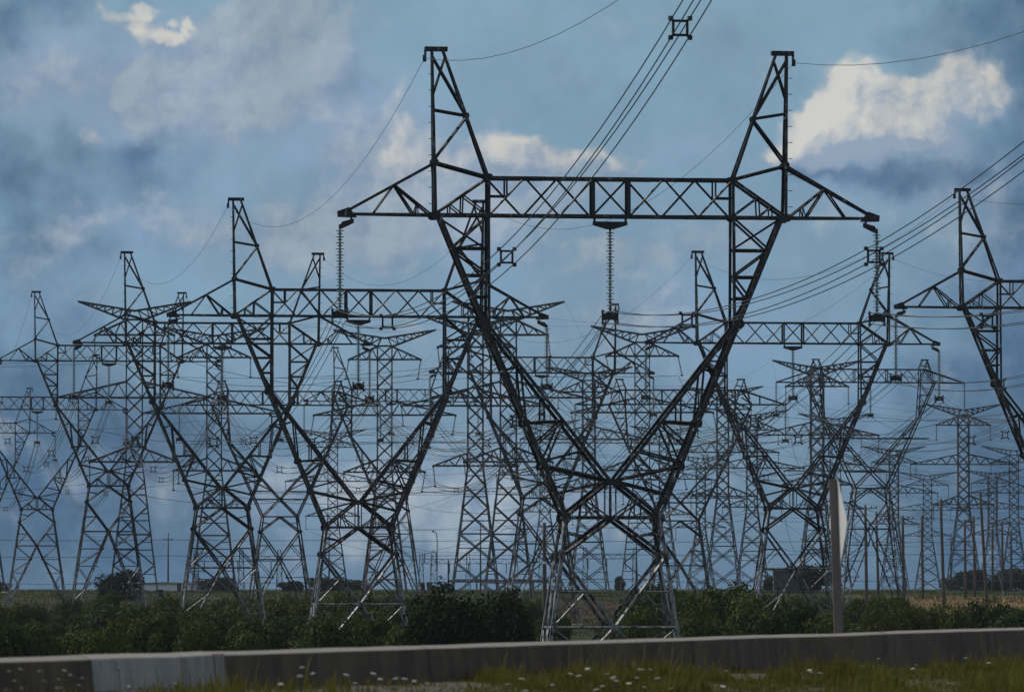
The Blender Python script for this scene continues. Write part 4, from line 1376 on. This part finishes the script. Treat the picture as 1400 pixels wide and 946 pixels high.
# rough meadow grass on the slope and ridge
def meadow():
    mb = MB(); r = random.Random(5)
    for i in range(42000):
        y = r.uniform(560, 1000); x = r.uniform(-.1, .1) * y
        z = ground_z(x, y) - .02
        h = r.uniform(.15, .55) * (.6 + .8 * noise.noise(V((x / 6, y / 12, 0))))
        if h < .08: continue
        a = r.uniform(-.35, .35); w = r.uniform(.04, .12)
        mb.add([V((x - w, y, z)), V((x + w, y, z)), V((x + a * h, y + r.uniform(-.1, .1), z + h))], [(0, 1, 2)])
    tag(mb.build('meadow_grass', M['meadow']), kind='stuff')
meadow()

# ------------------------------------------------------------------ barrier
def bar_Y(px): return 22.94 / (.3130 - (px - 700) / F)
def bar_pt(s, off, z): 
    p = BP + BU * s + BN * off
    return V((p.x, p.y, z))
def s_at(px): return (bar_Y(px) - BP.y) / BU.y
def build_barrier():
    root = thing('concrete_barrier', 'long weathered concrete roadside barrier with one paler repaired length', 'barrier', (BP.x, BP.y, 1.45))
    prof = [(-.3, 0), (-.3, .08), (-.16, .3), (-.112, .806), (-.098, .822), (.03, .862), (.09, .855), (.105, .82), (.16, .3), (.3, .08), (.3, 0)]
    secs = [(-70, s_at(113) - .02, 'concrete', None, 0), (s_at(113), s_at(280), 'concrete_new', 'paler grey repaired length', .003),
            (s_at(280) + .02, s_at(574) - .012, 'concrete', None, 0), (s_at(574) + .012, s_at(935) - .015, 'concrete', None, .002), (s_at(935) + .015, 140, 'concrete', None, 0)]
    for a, b, mk, lab, up in secs:
        mb = MB(); n = max(2, int((b - a) / 1.0)); k = len(prof)
        vs = []; fs = []
        for i in range(n + 1):
            s = a + (b - a) * i / n
            for (o, z) in prof:
                j = noise.noise(V((s * .9, o * 5, z * 3))) * .014 + noise.noise(V((s * .16, 7, 0))) * .02
                vs.append(bar_pt(s, o + j, 1.45 + z + up + j * .6) - V((BP.x, BP.y, 1.45)))
        for i in range(n):
            for q in range(k):
                fs.append((i * k + q, i * k + (q + 1) % k, (i + 1) * k + (q + 1) % k, (i + 1) * k + q))
        fs += [tuple(reversed(range(k))), tuple(range(n * k, (n + 1) * k))]
        mb.add(vs, fs)
        o = mb.build('barrier_section', M[mk], root)
        if lab: o['label'] = lab
    # smear of fresh mortar over the joint right of the repaired length
    mb = MB(); a = s_at(281); r = random.Random(2)
    pts = [(0.0, .84), (.55, .84), (.5, .66), (.72, .5), (.85, .3), (.6, .28), (.3, .22), (0.0, .2)]
    vs = [bar_pt(a + s * .55, -(.113 + (.82 - z) * .105 if z > .3 else .17), 1.45 + z) - V((BP.x, BP.y, 1.45)) for s, z in pts]
    vs2 = [v + V((BN.x * .03, BN.y * .03, 0)) for v in vs]
    n = len(pts)
    mb.add(vs + vs2, [tuple(range(n)), tuple(reversed(range(n, 2 * n)))] + [(i, i + n, (i + 1) % n + n, (i + 1) % n) for i in range(n)])
    mb.build('mortar_patch', M['concrete_new'], root)
build_barrier()

# ------------------------------------------------------------------ diamond sign seen almost edge-on
def sign():
    Yd = 92.8
    b = at(1146.5, 862, Yd); t = at(1139.5, 655, Yd)
    gz = ground_z(b.x, Yd)
    d = t - b
    base = b - d * ((b.z - gz) / d.z)
    root = thing('diamond_sign', 'diamond-shaped road sign seen almost edge-on, on a brown leaning post behind the barrier', 'road sign', base)
    up = t - base; un = up.normalized()
    mb = MB()
    mb.bar(-un * .4, up, .145, .10, ref=V((0, 1, 0)))
    mb.build('post', M['post'], root)
    # plate
    cz = at(1145, 715, Yd) - base
    c = un * (cz.z / un.z)
    th = R(8.0)
    nrm = V((-math.cos(th), -math.sin(th), 0)).normalized()     # the side that faces the camera
    hor = V((nrm.y, -nrm.x, 0)).normalized()
    if hor.x < 0: hor = -hor
    c = c + V((0.055, .0, 0))
    hs = .735
    mb = MB()
    rim = []
    for k in range(4):       # rounded corners
        a0 = k * math.pi / 2
        dirs = [(math.cos(a0), math.sin(a0))]
        for j in (-1, 0, 1):
            a = a0 + j * .1
            rim.append((math.cos(a) * hs * (1 - .045 * abs(j) ) if True else 0, math.sin(a) * hs * (1 - .045 * abs(j))))
    def P(u, v, o): return c + hor * u + un * v + nrm * o
    n = len(rim)
    mb.add([P(u, v, .006) for u, v in rim] + [P(u, v, -.006) for u, v in rim],
           [tuple(range(n)), tuple(reversed(range(n, 2 * n)))] + [(i, (i + 1) % n, (i + 1) % n + n, i + n) for i in range(n)])
    mb.build('sign_plate', M['sign_back'], root)
    for v in (-.28, .28):
        mb = MB(); mb.bar(P(-.12, v, -.03), P(.1, v, -.03), .05, .05, ref=V((0, 0, 1))); mb.build('bracket', M['sign_edge'], root)
sign()

# ------------------------------------------------------------------ verge: grass and white umbels
def verge():
    mb = MB(); r = random.Random(11)
    cnt = 0
    while cnt < 60000:
        px = r.uniform(-30, 1430)
        off = -.25 - abs(r.gauss(0, 1.0)) * 2.6 if r.random() < .75 else -r.uniform(.3, 9)
        s = s_at(px) + off * .3
        p = bar_pt(s, off, 1.45)
        ppx = 700 + p.x / p.y * F
        if ppx < -40 or ppx > 1440 or p.y < 40: continue
        dens = noise.noise(V((p.x * .9, p.y * .35, 1.7))) * .8 + noise.noise(V((p.x * .35, p.y * .12, 8.7))) * .5
        dens2 = noise.noise(V((p.x * 3, p.y * 1.2, 6.7)))
        if dens2 < -.28 and r.random() < .7: continue
        right = sstep(300, 900, ppx)
        if off > -1.5 and r.random() < .8: continue
        if dens < -.1 and r.random() < .6: continue
        if right < .5 and r.random() < .8: continue
        h = (.035 + .36 * max(0, dens + .08) + .12 * max(0, dens2)) * r.uniform(.4, 1.35) * (.75 + .45 * right)
        if r.random() < .05: h *= 1.9
        a = r.uniform(0, 6.28); w = r.uniform(.005, .013); le = r.uniform(.05, .5) * h
        dx, dy = math.cos(a), math.sin(a)
        b = V((p.x, p.y, verge_z(s, off) - .01))
        m1 = b + V((dx * le * .35, dy * le * .35, h * .6)); tp = b + V((dx * le, dy * le, h))
        sd = V((math.cos(a + 1.3), math.sin(a + 1.3), 0)) * w
        mb.add([b - sd, b + sd, m1 + sd * .8, tp, m1 - sd * .8], [(0, 1, 2, 4), (4, 2, 3)])
        cnt += 1
    tag(mb.build('verge_grass', M['grass']), kind='stuff')
verge()
def flower_meshes():
    out = []
    for k in range(3):
        r = random.Random(70 + k); mb = MB()
        n = 34
        for i in range(n):
            rr = .062 * math.sqrt((i + .5) / n); a = i * 2.4
            z = .012 - 3.0 * rr * rr + r.uniform(-.004, .004)
            mb.lathe([(.004, z - .006), (.0095, z), (.006, z + .006)], 6, (rr * math.cos(a), rr * math.sin(a), 0))
        head = mb.mesh('blossom', M['flower'])
        out.append(head)
    return out
FLW = flower_meshes()
FST = MB(); FST.tube([(0, 0, 0), (.02, .01, .5), (0, 0, .985)], [.006, .005, .003], 5)
for i in range(8):
    a = i * .785; FST.tube([(0, 0, .93), (.045 * math.cos(a), .045 * math.sin(a), .99)], .0022, 4)
FSTM = FST.mesh('stem', M['stem'])
FL = {'left': [(12, 917), (20, 930), (28, 914), (54, 917), (60, 930), (80, 928), (83, 940), (88, 916), (96, 922), (78, 940), (30, 940), (108, 936), (112, 926), (162, 912), (176, 938), (240, 934), (8, 942)],
      'middle': [(413, 912), (410, 924), (384, 935), (520, 928), (620, 935), (640, 934), (664, 927), (694, 935), (708, 933), (614, 942), (708, 935)],
      'dense': [(780, 921), (786, 938), (752, 937), (762, 934), (840, 923), (842, 930), (838, 927), (848, 935), (850, 938), (826, 938), (860, 934), (872, 914), (877, 915), (871, 926), (899, 913), (899, 927), (882, 936), (894, 940), (909, 936), (856, 941), (718, 944), (866, 940)],
      'right': [(976, 926), (995, 936), (974, 936), (1107, 916), (1109, 919), (1201, 900), (1248, 914), (1320, 899), (1352, 906), (1396, 925), (1180, 930)]}
LABF = {'left': 'white wildflower before the barrier\'s left end and paler repaired length', 'middle': 'scattered white wildflower before the barrier below the second largest pylon',
        'dense': 'white wildflower in the dense patch before the barrier under nearest pylon', 'right': 'lone white wildflower in tall grass before the barrier\'s right half'}
fr = random.Random(21)
FL['dense'] += [(fr.gauss(840, 50), fr.uniform(914, 944)) for _ in range(26)]
FL['middle'] += [(fr.uniform(420, 715), fr.uniform(918, 944)) for _ in range(14)]
FL['right'] += [(fr.uniform(960, 1390), fr.uniform(912, 944)) for _ in range(9)]
for seg, lst in FL.items():
    for (px, py) in lst:
        off = -rnd.uniform(.8, 2.6)
        ray = (px - 700) / F
        # walk towards the camera along this bearing to the wanted distance from the barrier
        Yd = bar_Y(px)
        while bar_d(ray * Yd, Yd) > off: Yd -= .15
        for _ in range(40):
            t = at(px, py, Yd); sv_ = (V((t.x, Yd)) - BP).dot(BU); zb = verge_z(sv_, bar_d(t.x, Yd))
            h = t.z - zb
            if h > .09: break
            Yd += .12
        h = max(h, .06)
        root = thing('white_wildflower', LABF[seg], 'wildflower', (t.x, Yd, zb), 0, f'white wildflowers, {seg} stretch')
        st = inst('stem', FSTM, root); st.scale = (1, 1, h)
        hd = inst('blossom', FLW[rnd.randrange(3)], root, (0, 0, h)); k = rnd.uniform(.38, .62) * (.5 if seg == 'left' else 1); hd.scale = (k, k, k)
        hd.rotation_euler = (rnd.uniform(0, .35), rnd.uniform(-.2, .2), rnd.uniform(0, 6))

# ------------------------------------------------------------------ haze
HAZE = 5e-5
mb = MB(); mb.box((0, 700, 25), 1500, 1900, 64)
hz = mb.build('haze', None) if False else None
me = bpy.data.meshes.new('haze'); me.from_pydata([tuple(v) for v in mb.v], [], mb.f)
hm = bpy.data.materials.new('even haze'); hm.use_nodes = True
hm.node_tree.nodes.clear()
T = NT(hm.node_tree)
pv = T.n('ShaderNodeVolumePrincipled'); pv.inputs['Color'].default_value = (.72, .84, 1, 1); pv.inputs['Density'].default_value = HAZE
pv.inputs['Anisotropy'].default_value = .1
mo = T.n('ShaderNodeOutputMaterial'); T.L.new(pv.outputs[0], mo.inputs['Volume'])
me.materials.append(hm)
tag(inst('haze', me), kind='stuff')
S.cycles.volume_bounces = 0
S.cycles.max_bounces = 5
